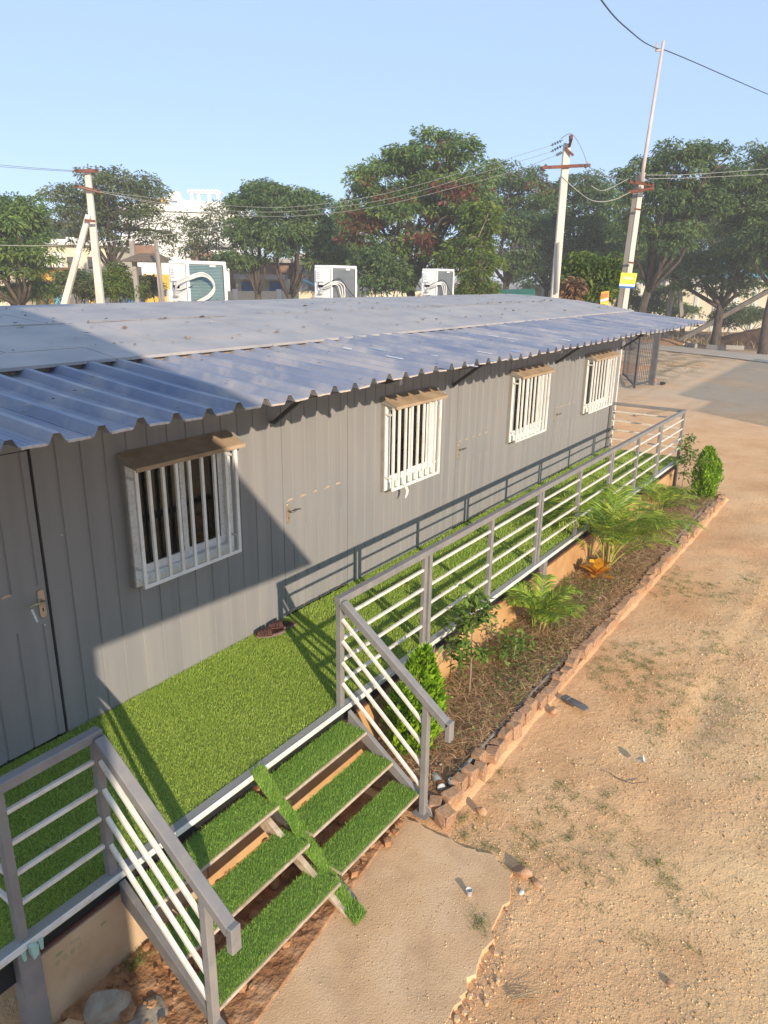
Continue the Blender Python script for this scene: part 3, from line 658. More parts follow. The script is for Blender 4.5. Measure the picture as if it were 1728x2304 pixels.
def blades(P, h, w_, lean, hv=.35, droop=.0):
    n = len(P); a = rng.random(n)*2*np.pi; hh = h*(1+(rng.random(n)-.5)*2*hv); th = rng.random(n)*2*np.pi; l = np.abs(rng.normal(0, lean, n))
    s = np.stack([np.cos(a), np.sin(a), np.zeros(n)], 1)*(w_*(.7+.6*rng.random(n)))[:, None]
    tip = P+np.stack([np.cos(th)*l*hh, np.sin(th)*l*hh, hh*np.sqrt(np.maximum(.05, 1-np.minimum(l, .95)**2))-droop*l*hh], 1)
    V = np.stack([P-s, P+s, tip], 1).reshape(-1, 3); F = np.arange(3*n).reshape(-1, 3); t = np.repeat(rng.random(n), 3)
    return V, F, t
def cat_meshes(L_):
    V = []; F = []; T = []; o = 0
    for v, f, t in L_: V.append(v); F.append(f+o); T.append(t); o += len(v)
    return np.concatenate(V), np.concatenate(F), np.concatenate(T)
def rect_pts(x0, x1, y0, y1, z, dens):
    n = int((x1-x0)*(y1-y0)*dens); p = np.stack([rng.uniform(x0, x1, n), rng.uniform(y0, y1, n), np.full(n, z)], 1); return p
L_ = []
for (a, b, dn, hh, ww) in ((DX0, 1.2, 36000, .020, .0016), (1.2, 2.8, 30000, .021, .0018), (2.8, 5, 17000, .022, .0024), (5, 8, 9000, .024, .0034), (8, DX1, 6500, .026, .0045)):
    L_.append(blades(rect_pts(a, b, -1.368, -.012, DZ-.004, dn), hh, ww, 1.0))
V, F, T = cat_meshes(L_); tag(np_mesh('turf', V, F, M['turf'], D, tint=T), kind='stuff')

def stair(name, label, x0, x1, zoff, yoff, xs_str, cat='staircase'):
    S = thing(name, label, cat, ((x0+x1)/2, -1.9, 0))
    for i, (z, yf) in enumerate(((.508, -1.640), (.342, -1.885), (.176, -2.125))):
        z += zoff; yf += yoff*(i+1)/3; dx = -.012*i
        t = MB().hexa([(x0+dx,yf,z-.022), (x1,yf,z-.022), (x1,yf+.240,z-.022), (x0+dx,yf+.240,z-.022), (x0+dx,yf,z), (x1,yf,z), (x1,yf+.240,z), (x0+dx,yf+.240,z)]).build('tread', M['wood'], S, bevel=.002)
        MB().box((x0+dx+.01,yf+.02,z-.05), (x1-.01,yf+.05,z-.0225)).build('tread_angle', M['gate'], t)
        P = rect_pts(x0+dx+.004, x1-.004, yf+.012, yf+.238, z, 42000)
        P2 = rect_pts(x0+dx+.004, x1-.004, yf+.232, yf+.242, z, 50000)
        V, F, T = cat_meshes([blades(P, .022, .0017, .85), blades(P2, .024, .0018, .9)])
        tag(np_mesh('turf', V, F, M['turf2'], t, tint=T), kind='stuff')
        MB().box((x0+dx+.003,yf+.010,z+.0005), (x1-.003,yf+.239,z+.004)).build('turf_backing', M['turfb'], t)
    for (xx, up_, mt_) in xs_str:
        MB().hexa([(xx-.02,-1.45+yoff*.2,DZ-.26+zoff+up_), (xx+.02,-1.45+yoff*.2,DZ-.26+zoff+up_), (xx+.02,-1.45+yoff*.2,DZ-.13+zoff+up_), (xx-.02,-1.45+yoff*.2,DZ-.13+zoff+up_),
                   (xx-.02,-2.27+yoff,-.02), (xx+.02,-2.27+yoff,-.02), (xx+.02,-2.20+yoff,.035+up_*.5), (xx-.02,-2.20+yoff,.035+up_*.5)]).build('stringer', M[mt_], S, bevel=.003)
    return S
stair('staircase', 'right-hand flight of three turf-covered steps beside the brick-edged bed', .855, 1.760, 0.0, 0.0, ((.84, 0, 'gate'), (1.79, .10, 'rail')))
stair('staircase', 'left-hand flight of three turf-covered steps beside the near railing', -.245, .775, -.006, -.035, ((-.272, .12, 'stringer'), (.72, 0, 'wood')))
# turf runner draped down the slope between the two flights
mb = MB(); path = [(.815,-1.40,DZ+.012), (.815,-1.445,DZ+.006), (.82,-1.49,DZ-.06), (.815,-1.60,.50), (.825,-1.72,.40), (.80,-1.85,.30), (.805,-1.97,.205), (.785,-2.12,.09), (.765,-2.23,.035), (.735,-2.35,.030)]
ww = [.035,.06,.055,.05,.045,.055,.045,.05,.055,.06]; n = len(path)
for (p, q) in zip(path, ww): mb.v += [(p[0]-q, p[1], p[2]-.004), (p[0]+q, p[1], p[2]), (p[0]+q, p[1], p[2]+.006), (p[0]-q, p[1], p[2]+.002)]
for i in range(n-1):
    for k in range(4): a = i*4+k; b = i*4+(k+1) % 4; mb.f.append((a, b, b+4, a+4))
mb.f += [(3,2,1,0), tuple((n-1)*4+k for k in range(4))]
RN = tag(mb.build('turf_runner', M['turfb']), 'narrow strip of turf sloping down between the two flights of steps', 'turf')
Pp = []
for i in range(n-1):
    m_ = int(26000*.12*np.linalg.norm(np.array(path[i+1])-np.array(path[i]))); t = rng.random(m_)[:, None]; a = np.array(path[i]); b = np.array(path[i+1])
    c = a+(b-a)*t; c[:, 0] += (rng.random(m_)-.5)*2*(ww[i]+(ww[i+1]-ww[i])*t[:, 0]); c[:, 2] += .003; Pp.append(c)
V, F, T = blades(np.concatenate(Pp), .034, .0018, .85); tag(np_mesh('turf_pile', V, F, M['turf2'], RN, tint=T), kind='stuff')

RY = -1.385; HR = DZ+.92
BZ = [DZ+.742, DZ+.563, DZ+.384, DZ+.205]
def post(T_, x, y, z0, z1, w_=.048): return MB().box((x-w_/2,y-w_/2,z0), (x+w_/2,y+w_/2,z1)).build('post', M['rail'], T_, bevel=.004)
def hbar(T_, a, b, r=.024): return MB().bar(a, b, r, r).build('rail_bar', M['bar'], T_, bevel=.003)
def stair_rail(T_, x, lo_y=-2.155):
    slope = .72; top = lambda y: HR-.03+(y-RY)*slope
    MB().bar((x,RY-.028,HR-.045), (x,-2.335,top(-2.335)-.012), .062, .058).build('top_rail', M['rail'], T_, bevel=.005)
    MB().box((x-.031,-2.365,top(-2.335)-.125), (x+.031,-2.322,top(-2.335)+.028)).build('rail_end', M['rail'], T_, bevel=.005)
    post(T_, x, lo_y, .0, top(lo_y)-.03)
    for i, z in enumerate(BZ):
        hbar(T_, (x-.0,RY-.02,z), (x,lo_y+.02,z-.605))
    # foot plate
    MB().box((x-.06,lo_y-.06,.018), (x+.06,lo_y+.06,.026)).build('base_plate', M['rail'], T_)
RR = thing('deck_railing', 'long grey railing with cream bars running along the deck beside the planted bed', 'railing', (6.5, RY, DZ))
PX = [1.763, 2.993, 4.222, 5.448, 6.688, 7.93, 9.184, 10.441, 11.97]
for i, x in enumerate(PX):
    if i in (1, 3, 5, 7):
        post(RR, x-.042, RY, DZ, HR-.05, .042); post(RR, x+.042, RY, DZ, HR-.05, .042)
    else: post(RR, x, RY, DZ-.02, HR-.05)
MB().box((PX[0]-.031,RY-.03,HR-.055), (PX[-1]+.031,RY+.03,HR)).build('top_rail', M['rail'], RR, bevel=.005)
for i in range(len(PX)-1):
    a = PX[i]+(.063 if i in (1, 3, 5, 7) else .024); b = PX[i+1]-(.063 if i+1 in (1, 3, 5, 7) else .024)
    for z in BZ: hbar(RR, (a,RY,z), (b,RY,z))
# far end return to the wall
MB().box((PX[-1]-.03,RY+.031,HR-.053), (PX[-1]+.03,-.015,HR-.002)).build('top_rail', M['rail'], RR, bevel=.005)
post(RR, PX[-1], -.05, DZ, HR-.055)
for z in BZ: hbar(RR, (PX[-1],RY+.024,z+.002), (PX[-1],-.075,z+.002))
stair_rail(RR, PX[0])
RL = thing('deck_railing', 'short near railing with grey handrail sloping down the left side of the steps', 'railing', (-.5, RY, DZ))
LX = -.283
post(RL, LX, RY, DZ-.04, HR-.05); post(RL, -.80, RY, DZ-.035, HR-.05)
MB().box((-.83,RY-.03,HR-.055), (LX+.031,RY+.03,HR)).build('top_rail', M['rail'], RL, bevel=.005)
MB().box((-.83,RY+.031,HR-.053), (-.77,-.015,HR-.002)).build('top_rail', M['rail'], RL, bevel=.005)
for z in BZ:
    hbar(RL, (-.776,RY,z), (LX-.024,RY,z)); hbar(RL, (-.80,RY+.024,z+.002), (-.80,-.02,z+.002))
stair_rail(RL, LX)
# torn green film tied round the foot of the near post
mb = MB()
for k in range(9):
    a = random.random()*6.28; x0_, y0_, z0_ = -.80+.045*math.cos(a), RY-.035+.02*math.sin(a), DZ-.03-.03*random.random()
    mb.hexa([(x0_,y0_,z0_), (x0_+.02,y0_,z0_), (x0_+.02,y0_-.004,z0_+.03), (x0_,y0_-.004,z0_+.03), (x0_+.006,y0_-.03,z0_-.03), (x0_+.02,y0_-.03,z0_-.03), (x0_+.03,y0_-.02,z0_+.02), (x0_+.004,y0_-.02,z0_+.02)])
mb.build('torn_film', plain('pale green film', (.34,.52,.44), .5), D)

# red clods, boulder and footing under the steps
struct(MB().hexa([(-.30,-2.35,-.06), (1.70,-2.10,-.06), (1.70,-1.38,-.06), (-.70,-1.38,-.06), (-.30,-2.30,.028), (1.66,-2.05,.028), (1.70,-1.375,.03), (-.70,-1.375,.03)]).build('subsoil', M['redsoil']))
mb = MB()
for k in range(260):
    x = random.uniform(-.65, 1.65); y = random.uniform(-2.15, -1.40); r = .008+random.random()**3*.035; a = random.random()*6
    z = .035
    mb.prism([(x+r*math.cos(a+q*1.05)*(.7+.6*random.random()), y+r*math.sin(a+q*1.05)*(.7+.6*random.random()), z) for q in range(6)], (random.uniform(-.3,.3)*r, random.uniform(-.3,.3)*r, r*random.uniform(.7, 1.3)))
tag(mb.build('soil_clods', M['redsoil'], bevel=.003), 'red clods of dug earth lying beneath the open steps', 'soil', kind='stuff')
def rock(name, c, s, m, seed, label=None, cat=None, n=10, group=None, sub=2):
    r_ = np.random.default_rng(seed); import bmesh
    bm = bmesh.new(); bmesh.ops.create_icosphere(bm, subdivisions=sub, radius=1.0)
    dirs = r_.normal(size=(n, 3)); dirs /= np.linalg.norm(dirs, axis=1)[:, None]; cut = r_.uniform(.55, .95, n)
    for v in bm.verts:
        p = np.array(v.co)
        for d_, c_ in zip(dirs, cut):
            k = p@d_
            if k > c_: p = p-d_*(k-c_)*.92
        v.co = p*np.array(s)
    me = bpy.data.meshes.new(name); bm.to_mesh(me); bm.free()
    o = finish(name, me, m); o.location = c
    if label: tag(o, label, cat, group)
    return o
rock('boulder', (-.53,-1.60,.05), (.13,.11,.14), M['rock'], 23, 'grey boulder under the near railing against the ochre board', 'boulder', sub=3)
rock('boulder', (-.40,-1.80,.0), (.17,.12,.05), M['rock'], 25, 'flat crumbling lump of concrete below the near railing', 'boulder', sub=3)
rock('brick_chunk', (.36,-1.80,.05), (.035,.028,.03), M['brick'], 8, 'small reddish stone lying under the left-hand steps', 'stone')

# slippers
def slipper(c, ang, label):
    S = thing('slipper', label, 'slipper', c, 'pair of slippers'); S.rotation_euler = (0, 0, ang)
    L0 = .27
    def outline(t):                         # half widths along the length
        return .046*(1-.16*math.cos(t*2*math.pi)) * (math.sin(math.pi*min(max(t, .02), .98)))**.34
    mb = MB(); n = 16; top = []
    for i in range(n+1):
        t = i/n; x = (t-.5)*L0; w_ = outline(t); mb.v += [(x,-w_,0), (x,w_,0), (x,w_*1.02,.022), (x,-w_*1.02,.022)]
    for i in range(n):
        for k in range(4): a = i*4+k; b = i*4+(k+1) % 4; mb.f.append((a, b, b+4, a+4))
    mb.f += [(3,2,1,0), tuple(n*4+k for k in range(4))]
    mb.build('sole', M['slipsole'], S, bevel=.003, local=True)
    # vamp over the front with slots left between bands
    vm = MB(); m_ = 10
    for i in range(9):
        t0, t1 = .50+i*.053, .50+(i+1)*.053-(.012 if i in (2, 4, 6) else 0)
        for k in range(m_):
            def pt(t, q):
                w_ = outline(t)*1.06; a = math.pi*q/m_; h_ = .062*(1-((t-.5)/.56)**2*.62)
                return ((t-.5)*L0, -w_*math.cos(a), .016+h_*math.sin(a)**.8)
            if i in (2, 4, 6) and k in (3, 4, 5, 6) and False: continue
            a, b, c_, d_ = pt(t0, k), pt(t1, k), pt(t1, k+1), pt(t0, k+1)
            vm.quad(a, b, c_, d_)
    o = vm.build('vamp', M['slip'], S, smooth=True, local=True); so_ = o.modifiers.new('s', 'SOLIDIFY'); so_.thickness = .006; so_.offset = -1
    hb = MB()                                 # heel rim
    pts = []
    for q in range(13):
        t = .5-.48*math.sin(math.pi*q/12); w_ = outline(t)*1.02; pts.append(((t-.5)*L0, -w_ if q < 6 else (w_ if q > 6 else 0), .03+.006*math.sin(math.pi*q/12)))
    hb.tube(pts, .006, 6); hb.build('heel_rim', M['slip'], S, smooth=True, local=True)
    ib = MB(); n2 = 12
    for i in range(n2+1): t = .04+.8*i/n2; w_ = outline(t)*.9; ib.v += [((t-.5)*L0, -w_, .0235), ((t-.5)*L0, w_, .0235)]
    for i in range(n2): a = 2*i; ib.f.append((a, a+2, a+3, a+1))
    ib.build('insole', M['slipin'], S, local=True)
slipper((2.285,-.165,DZ+.016), math.radians(150), 'maroon slotted slipper nearer the viewer, on the turf by the wall')
slipper((2.455,-.150,DZ+.016), math.radians(146), 'maroon slotted slipper farther from the viewer, on the turf by the wall')

# ================================================================== planted bed
BY0, BY1 = -2.20, -1.40
mb = MB(); nx, ny = 200, 14
for i in range(nx+1):
    x = 1.80+(12.05-1.80)*i/nx
    for j in range(ny+1):
        y = BY0+(BY1-BY0)*j/ny
        mb.v.append((x, y, .035+.03*float(vnoise(np.array(x*4), np.array(y*4), 21))+.03*float(vnoise(np.array(x*13), np.array(y*13), 22))-(.05 if i in (0, nx) else 0)))
for i in range(nx):
    for j in range(ny): a = i*(ny+1)+j; mb.f.append((a, a+ny+1, a+ny+2, a+1))
struct(mb.build('garden_soil', M['soil'], smooth=True))
# border: rough blocks set on edge, one by one
import bmesh
def block_mesh(seed):
    r_ = np.random.default_rng(seed); bm = bmesh.new(); bmesh.ops.create_cube(bm, size=1.0)
    bmesh.ops.bevel(bm, geom=bm.edges[:], offset=.09, segments=1, affect='EDGES', profile=.5)
    for v in bm.verts: v.co += Vector(r_.normal(0, .045, 3))
    me = bpy.data.meshes.new('brick'); bm.to_mesh(me); bm.free(); me.materials.append(M['brick']); return me
BM = [block_mesh(40+i) for i in range(9)]
EDG = thing('brick_border', 'row of rough orange blocks edging the planted bed along the bare yard', 'border', (6.9, -2.26, 0))
x = 1.93; k = 0
while x < 12.0:
    l = random.uniform(.105, .15) if x < 3.6 else random.uniform(.12, .20)
    o = bpy.data.objects.new('brick', BM[k % 9]); COL.objects.link(o); o.parent = EDG; o.matrix_parent_inverse = Matrix.Translation(-EDG.location)
    hgt = random.uniform(.105, .135) if x < 3.6 else random.uniform(.085, .115)
    o.location = (x+l/2, -2.255+random.gauss(0, .014), hgt*.5-.025+random.uniform(-.006, .008)); o.scale = (l*1.02, random.uniform(.085, .11), hgt+.03)
    o.rotation_euler = (random.gauss(0, .09), random.gauss(0, .08), random.gauss(0, .13)); x += l*(1.13 if x < 5 else 1.05); k += 1
for (c, s, r) in (((1.845,-2.20,.045), (.115,.10,.12), .5), ((1.80,-2.325,.042), (.13,.11,.115), -.25), ((12.08,-2.14,.04), (.13,.16,.1), .2), ((12.12,-1.98,.04), (.12,.16,.1), .1)):
    o = bpy.data.objects.new('brick', BM[k % 9]); COL.objects.link(o); o.parent = EDG; o.matrix_parent_inverse = Matrix.Translation(-EDG.location)
    o.location = c; o.scale = s; o.rotation_euler = (.1, .08, r); k += 1
# earth banked against the outer foot of the border
mb = MB(); n = 160
for i in range(n+1):
    x = 1.86+(12.1-1.86)*i/n; nz = .5*float(vnoise(np.array(x*5.), np.array(2.3), 31))
    mb.v += [(x,-2.29,-.002+.035*nz), (x,-2.32-.03*nz,-.006+.02*nz), (x,-2.36-.05*nz,-.04)]
for i in range(n):
    for j in range(2): a = i*3+j; mb.f.append((a, a+1, a+4, a+3))
struct(mb.build('earth_bank', M['ground'], smooth=True))

def ribbons(P, D_, L0, w_, droop, seg=3, wend=.3):
    """thin curved strips from points P along unit dirs D_; returns quads"""
    n = len(P); side = np.cross(D_, np.array([0., 0., 1.])); side += rng.normal(0, .3, (n, 3)); side /= np.linalg.norm(side, axis=1)[:, None]+1e-9
    V = []; W = np.asarray(w_)*np.ones(n); Ls = np.asarray(L0)*np.ones(n)
    for k in range(seg+1):
        t = k/seg; c = P+D_*(Ls*t)[:, None]; c[:, 2] -= droop*Ls*t*t; ww = (W*(1-(1-wend)*t))[:, None]
        V.append(c-side*ww); V.append(c+side*ww)
    V = np.stack(V, 1); m = 2*(seg+1); base = (np.arange(n)*m)[:, None]
    F = np.concatenate([base+np.array([2*k, 2*k+1, 2*k+3, 2*k+2])[None] for k in range(seg)], 0)
    return V.reshape(-1, 3), F, np.repeat(rng.random(n), m)
def rdirs(n, zmin=-.2, zmax=1.0):
    z = rng.uniform(zmin, zmax, n); a = rng.random(n)*2*np.pi; r = np.sqrt(np.maximum(0, 1-z*z)); return np.stack([r*np.cos(a), r*np.sin(a), z], 1)
def leaves(P, D_, L0, w_, droop=.3):
    """rhombic leaves: base, two shoulders, tip"""
    n = len(P); up = rng.normal(0, .45, (n, 3))+np.array([0, 0, 1.]); s = np.cross(D_, up); s /= np.linalg.norm(s, axis=1)[:, None]+1e-9
    Ls = (np.asarray(L0)*np.ones(n))[:, None]; W = (np.asarray(w_)*np.ones(n))[:, None]
    mid = P+D_*Ls*.48; tip = P+D_*Ls; tip[:, 2] -= droop*Ls[:, 0]; mid[:, 2] -= droop*.2*Ls[:, 0]
    V = np.stack([P, mid+s*W, tip, mid-s*W], 1).reshape(-1, 3); F = np.arange(4*n).reshape(-1, 4); return V, F, np.repeat(rng.random(n), 4)

# dry tangled ground cover with patches of green
n = 66000
px_ = rng.uniform(1.95, 11.9, n); py_ = rng.uniform(-2.17, -1.43, n)
dens = vnoise(px_*1.4, py_*2.5, 41); keep = (rng.random(n) < .25+.9*dens) & ((px_ > 2.45) | (rng.random(n) < .25)); px_, py_ = px_[keep], py_[keep]; n = len(px_)
P = np.stack([px_, py_, np.full(n, .05)+rng.random(n)*.09], 1)
V1 = ribbons(P, rdirs(n, -.1, .8), rng.uniform(.05, .22, n), rng.uniform(.0014, .0032, n), .45)
tag(np_mesh('dry_ground_cover', *V1[:2], M['twig'], tint=V1[2]), 'dry tangled brown stems covering the soil of the planted bed', 'ground cover', kind='stuff')
n = 13000
px_ = rng.uniform(2.3, 11.9, n); py_ = rng.uniform(-2.17, -1.43, n)
g = np.exp(-((px_-3.9)/.7)**2)*.9+np.exp(-((px_-5.9)/.8)**2)*(py_ > -2.0)*1.0+np.exp(-((px_-11.2)/.5)**2)*.8+.10
g = g*(.35+1.2*vnoise(px_*3, py_*4, 43)); keep = rng.random(n) < g; px_, py_ = px_[keep], py_[keep]; n = len(px_)
P = np.stack([px_, py_, .07+rng.random(n)*.12], 1)
V2 = leaves(P, rdirs(n, -.1, .7), rng.uniform(.025, .055, n), rng.uniform(.006, .013, n))
tag(np_mesh('low_weeds', *V2[:2], M['weed'], tint=V2[2]), 'low green leafy weeds scattered through the planted bed', 'weeds', kind='stuff')
n = 1500
px_ = rng.uniform(1.9, 11.9, n); py_ = rng.uniform(-2.18, -1.43, n); P = np.stack([px_, py_, np.full(n, .085)], 1)
V3 = leaves(P, rdirs(n, -.1, .3), rng.uniform(.02, .05, n), rng.uniform(.006, .014, n), .1)
tag(np_mesh('bed_litter', *V3[:2], M['litter'], tint=V3[2]), 'dead leaf litter on the soil of the planted bed', 'leaves', kind='stuff')

def thuja(c, hgt, lobes, label, n=5200):
    T_ = thing('cypress_bush', label, 'shrub', c, 'clipped bright green cypress bushes')
    MB().tube([(c[0],c[1],c[2]-.03), (c[0],c[1],c[2]+.5*hgt)], [.018,.008], 6).build('trunk', M['bark'], T_)
    P = []; Dn = []
    for (ox, oy, z0, z1, r, share) in lobes:
        m_ = int(n*share); t = rng.random(m_); ang = rng.random(m_)*2*np.pi
        prof = np.sin(np.pi*np.clip(t*.84+.14, 0, 1))**.55*(1-.18*t)
        rr = r*prof*(.70+.34*rng.random(m_))*(1+.20*np.sin(ang*3+t*7+ox*9)+.16*np.sin(ang*7-t*15))
        P.append(np.stack([c[0]+ox*t+rr*np.cos(ang), c[1]+oy*t+rr*np.sin(ang), c[2]+z0+(z1-z0)*t], 1))
        d = np.stack([np.cos(ang)*.55, np.sin(ang)*.55, np.full(m_, .85)], 1)+rng.normal(0, .28, (m_, 3)); Dn.append(d/np.linalg.norm(d, axis=1)[:, None])
    P = np.concatenate(P); Dn = np.concatenate(Dn); sc = hgt/.9
    V, F, T = leaves(P-Dn*.03*sc, Dn, rng.uniform(.05, .095, len(P))*sc, rng.uniform(.008, .016, len(P))*sc, .02)
    np_mesh('crown', V, F, M['thuja'], T_, tint=T)
thuja((2.30,-1.72,.06), .90, [(-.14,.06,.02,.62,.17,.36), (.10,-.02,.04,.90,.19,.50), (.22,-.08,.02,.55,.14,.22)], 'bright green cypress bush in two lobes behind the lower handrail post', 6000)
thuja((11.62,-1.98,.05), .92, [(0,.02,.0,.95,.22,.55), (.10,-.12,.0,.72,.18,.35), (-.12,.0,.0,.60,.16,.2)], 'rounded bright green cypress bush at the far end of the bed', 5200)

def sapling(c, path, clumps, label, nleaf, ls, group=None):
    T_ = thing('sapling', label, 'sapling', c, group)
    pts = [Vector(c)+Vector(p) for p in path]; mb = MB().tube(pts, list(np.linspace(.011, .005, len(pts))), 6)
    for (o, r) in clumps:
        e = Vector(c)+Vector(o); b = min(pts, key=lambda p: (p-e).length+.6*max(0, p.z-e.z)); mb.tube([b, b.lerp(e, .5)+Vector((0,0,.02)), e], [.005,.004,.002], 5)
    mb.build('trunk', M['barkl'], T_, smooth=True)
    P = []
    for (o, r) in clumps: m_ = int(nleaf*r*r/sum(q[1]**2 for q in clumps)); P.append(np.array(c)+np.array(o)+rng.normal(0, r*.5, (m_, 3))*np.array([1,1,.8]))
    P = np.concatenate(P); V, F, T = leaves(P, rdirs(len(P), -.6, .6), rng.uniform(.6, 1.2, len(P))*ls, rng.uniform(.16, .26, len(P))*ls, .35)
    np_mesh('crown', V, F, M['shrubleaf'], T_, tint=T)
sapling((3.27,-1.72,.05), [(0,0,-.03), (.01,0,.3), (.03,.02,.6), (.10,.03,.85), (.16,.06,1.0)], [((.14,.05,.92),.13), ((.0,.08,.78),.12), ((-.12,.05,.60),.11), ((.22,.02,.76),.10), ((-.05,.10,.42),.07), ((.02,-.10,.52),.07)], 'thin sapling with glossy leaves in front of the deck edge', 620, .085)
sapling((4.05,-1.80,.05), [(0,0,-.02), (.02,0,.2), (.05,0,.35)], [((.02,.02,.30),.16), ((.16,0,.22),.14), ((-.14,.03,.24),.13)], 'low light green leafy sapling spreading in the middle of the near bed', 260, .07)
sapling((11.35,-1.66,.05), [(0,0,-.03), (.0,0,.3), (.02,0,.6), (.06,.0,.9), (.10,0,1.15)], [((.10,.0,1.10),.12), ((-.02,.05,.95),.14), ((.05,-.1,.84),.14), ((-.14,.08,.72),.13), ((.1,.05,.7),.12), ((-.05,.0,.5),.1)], 'sparse upright sapling beside the far cypress bush', 420, .085)

def palm(c, nf, L0, label, seed, lean=.0, stems=4, wl=.012):
    r_ = random.Random(seed); T_ = thing('areca_palm', label, 'palm', c, 'areca palms in the bed')
    for s in range(stems):
        a = r_.random()*6.28; b = Vector(c)+Vector((.05*math.cos(a), .05*math.sin(a), -.03)); e = Vector(c)+Vector((.10*math.cos(a), .10*math.sin(a), L0*.42))
        MB().tube([b, b.lerp(e, .5), e], [.016*L0, .013*L0, .009*L0], 6).build('stem', M['palmstem'], T_, smooth=True)
    for k in range(nf):
        az = 2*math.pi*k/nf+r_.uniform(-.35, .35); el = r_.uniform(.85, 1.35) if k % 2 else r_.uniform(1.2, 1.5); L1 = L0*r_.uniform(.75, 1.08)
        h = Vector((math.cos(az), math.sin(az), 0)); base = Vector(c)+h*.05+Vector((0, 0, L0*r_.uniform(.05, .40)))
        pts = []; p = base.copy(); th = el; m_ = 14
        for i in range(m_+1):
            pts.append(p.copy()); p = p+(h*math.cos(th)+Vector((0,0,math.sin(th))))*(L1/m_); th -= (el+r_.uniform(.2, .5))/m_*(.5+1.1*i/m_)
        fr = MB().tube(pts, list(np.linspace(.0055*L0+.001, .0015, m_+1)), 5)
        V = []; Fq = []; T = []
        side0 = h.cross(Vector((0,0,1)))
        for i in range(3, int(m_*2.6)):
            t = i/(m_*2.6); q = t*m_; i0 = int(q); c0 = pts[i0].lerp(pts[min(i0+1, m_)], q-i0); d = (pts[min(i0+1, m_)]-pts[max(i0-1, 0)]).normalized()
            if t < .22: continue
            ll = L1*.40*(math.sin(math.pi*min(1, (t-.14)/.92))**.6)*r_.uniform(.85, 1.1)
            for sg in (-1, 1):
                u = side0*sg; nrm = d.cross(u).normalized()*(-sg); dirn = (u*.80+d*.72+Vector((0,0,.16))+Vector([r_.gauss(0, .06) for _ in range(3)])).normalized()
                wv = d*wl*L0*.55; tip = c0+dirn*ll-Vector((0,0,ll*.30)); md = c0+dirn*ll*.5-Vector((0,0,ll*.05)); b0 = len(V)
                V += [c0-wv*.5, c0+wv*.5, md+wv, md-wv, tip]; Fq += [(b0, b0+1, b0+2, b0+3), (b0+3, b0+2, b0+4, b0+4)]; T += [r_.random()]*5
        n0 = len(fr.v); me = bpy.data.meshes.new('frond')
        me.from_pydata(fr.v+[tuple(v) for v in V], [], fr.f+[tuple(n0+j for j in (f if f[2] != f[3] else f[:3])) for f in Fq]); me.update()
        a_ = me.attributes.new('tint', 'FLOAT', 'POINT'); a_.data.foreach_set('value', np.array([.85]*n0+T, dtype=np.float32))
        finish('frond', me, M['palm'], T_)
palm((7.15,-1.72,.06), 28, 1.16, 'largest areca palm, arching over the bed beside the railing', 3, stems=7, wl=.015)
palm((4.85,-1.71,.05), 16, .62, 'small tufted areca palm in the near half of the bed', 5, stems=5, wl=.026)
palm((9.60,-1.68,.05), 13, .72, 'medium areca palm near the far end of the bed', 9, stems=4, wl=.022)
CR = thing('croton', 'yellow and orange broad-leaved croton at the foot of the largest palm', 'plant', (6.72,-1.72,.05))
for k in range(14):
    a = k*2.4; h = Vector((math.cos(a), math.sin(a), 0)); el = .35+.07*k; L1 = random.uniform(.24, .34); base = Vector((6.72,-1.72,.09+.008*k)); d = h*math.cos(el)+Vector((0,0,math.sin(el)))
    s = h.cross(Vector((0,0,1))); mb = MB(); prev = None; m_ = 6
    for i in range(m_+1):
        t = i/m_; c0 = base+d*L1*t-Vector((0,0,.10*t*t*L1*4)); w_ = .062*math.sin(math.pi*min(1, .06+t*.94))**.7+.002
        mb.v += [tuple(c0-s*w_+Vector((0,0,.012))), tuple(c0), tuple(c0+s*w_+Vector((0,0,.012)))]
    for i in range(m_):
        for j in range(2): q = i*3+j; mb.f.append((q, q+1, q+4, q+3))
    o = mb.build('leaf', M['croton'], CR, smooth=True); at_ = o.data.attributes.new('tint', 'FLOAT', 'POINT'); at_.data.foreach_set('value', np.full(len(mb.v), random.random(), dtype=np.float32))
MB().tube([(6.72,-1.72,.03), (6.72,-1.72,.17)], .008, 6).build('stem', M['palmstem'], CR)

# irrigation pipe, bottle, cups, worn sole and other things dropped on the ground
PV = thing('water_pipe', 'grey plastic pipe with round elbow lying behind the border blocks', 'pipe', (2.12,-2.19,.06))
MB().tube([(2.14,-2.19,.075), (2.30,-2.18,.08), (2.9,-2.17,.078), (3.6,-2.165,.075), (4.6,-2.165,.07)], .016, 10).build('pipe', M['pvc'], PV, smooth=True)
MB().lathe((2.115,-2.195,.06), [(.012,.035), (.013,.048), (.030,.048), (.034,.040), (.034,.0), (.026,-.02)], 16).build('elbow', M['pvc'], PV, smooth=True)
MB().lathe((2.115,-2.195,.108), [(.013,.0), (.013,.002), (.027,.002), (.027,.0)], 16).build('elbow_rim', M['cup'], PV)
MB().tube([(2.27,-2.181,.080), (2.285,-2.181,.080)], .0185, 10).build('coupling', M['aluw'], PV)
PV2 = tag(MB().tube([(9.0,-2.16,.085), (9.8,-2.165,.09), (10.7,-2.15,.085), (11.5,-2.16,.08)], .018, 8).build('water_pipe', M['pvc'], smooth=True), 'grey plastic pipe along the far part of the border', 'pipe')
BT = thing('bottle', 'discarded clear plastic bottle with brown label lying by the border blocks', 'bottle', (2.07,-2.09,.085)); BT.rotation_euler = (0, rad(90), rad(52))
MB().lathe((0,0,-.10), [(0,0), (.028,.0), (.033,.006), (.033,.06), (.031,.065), (.033,.075), (.033,.12), (.026,.155), (.014,.175), (.0135,.19)], 16).build('body', M['bottle'], BT, smooth=True, local=True)
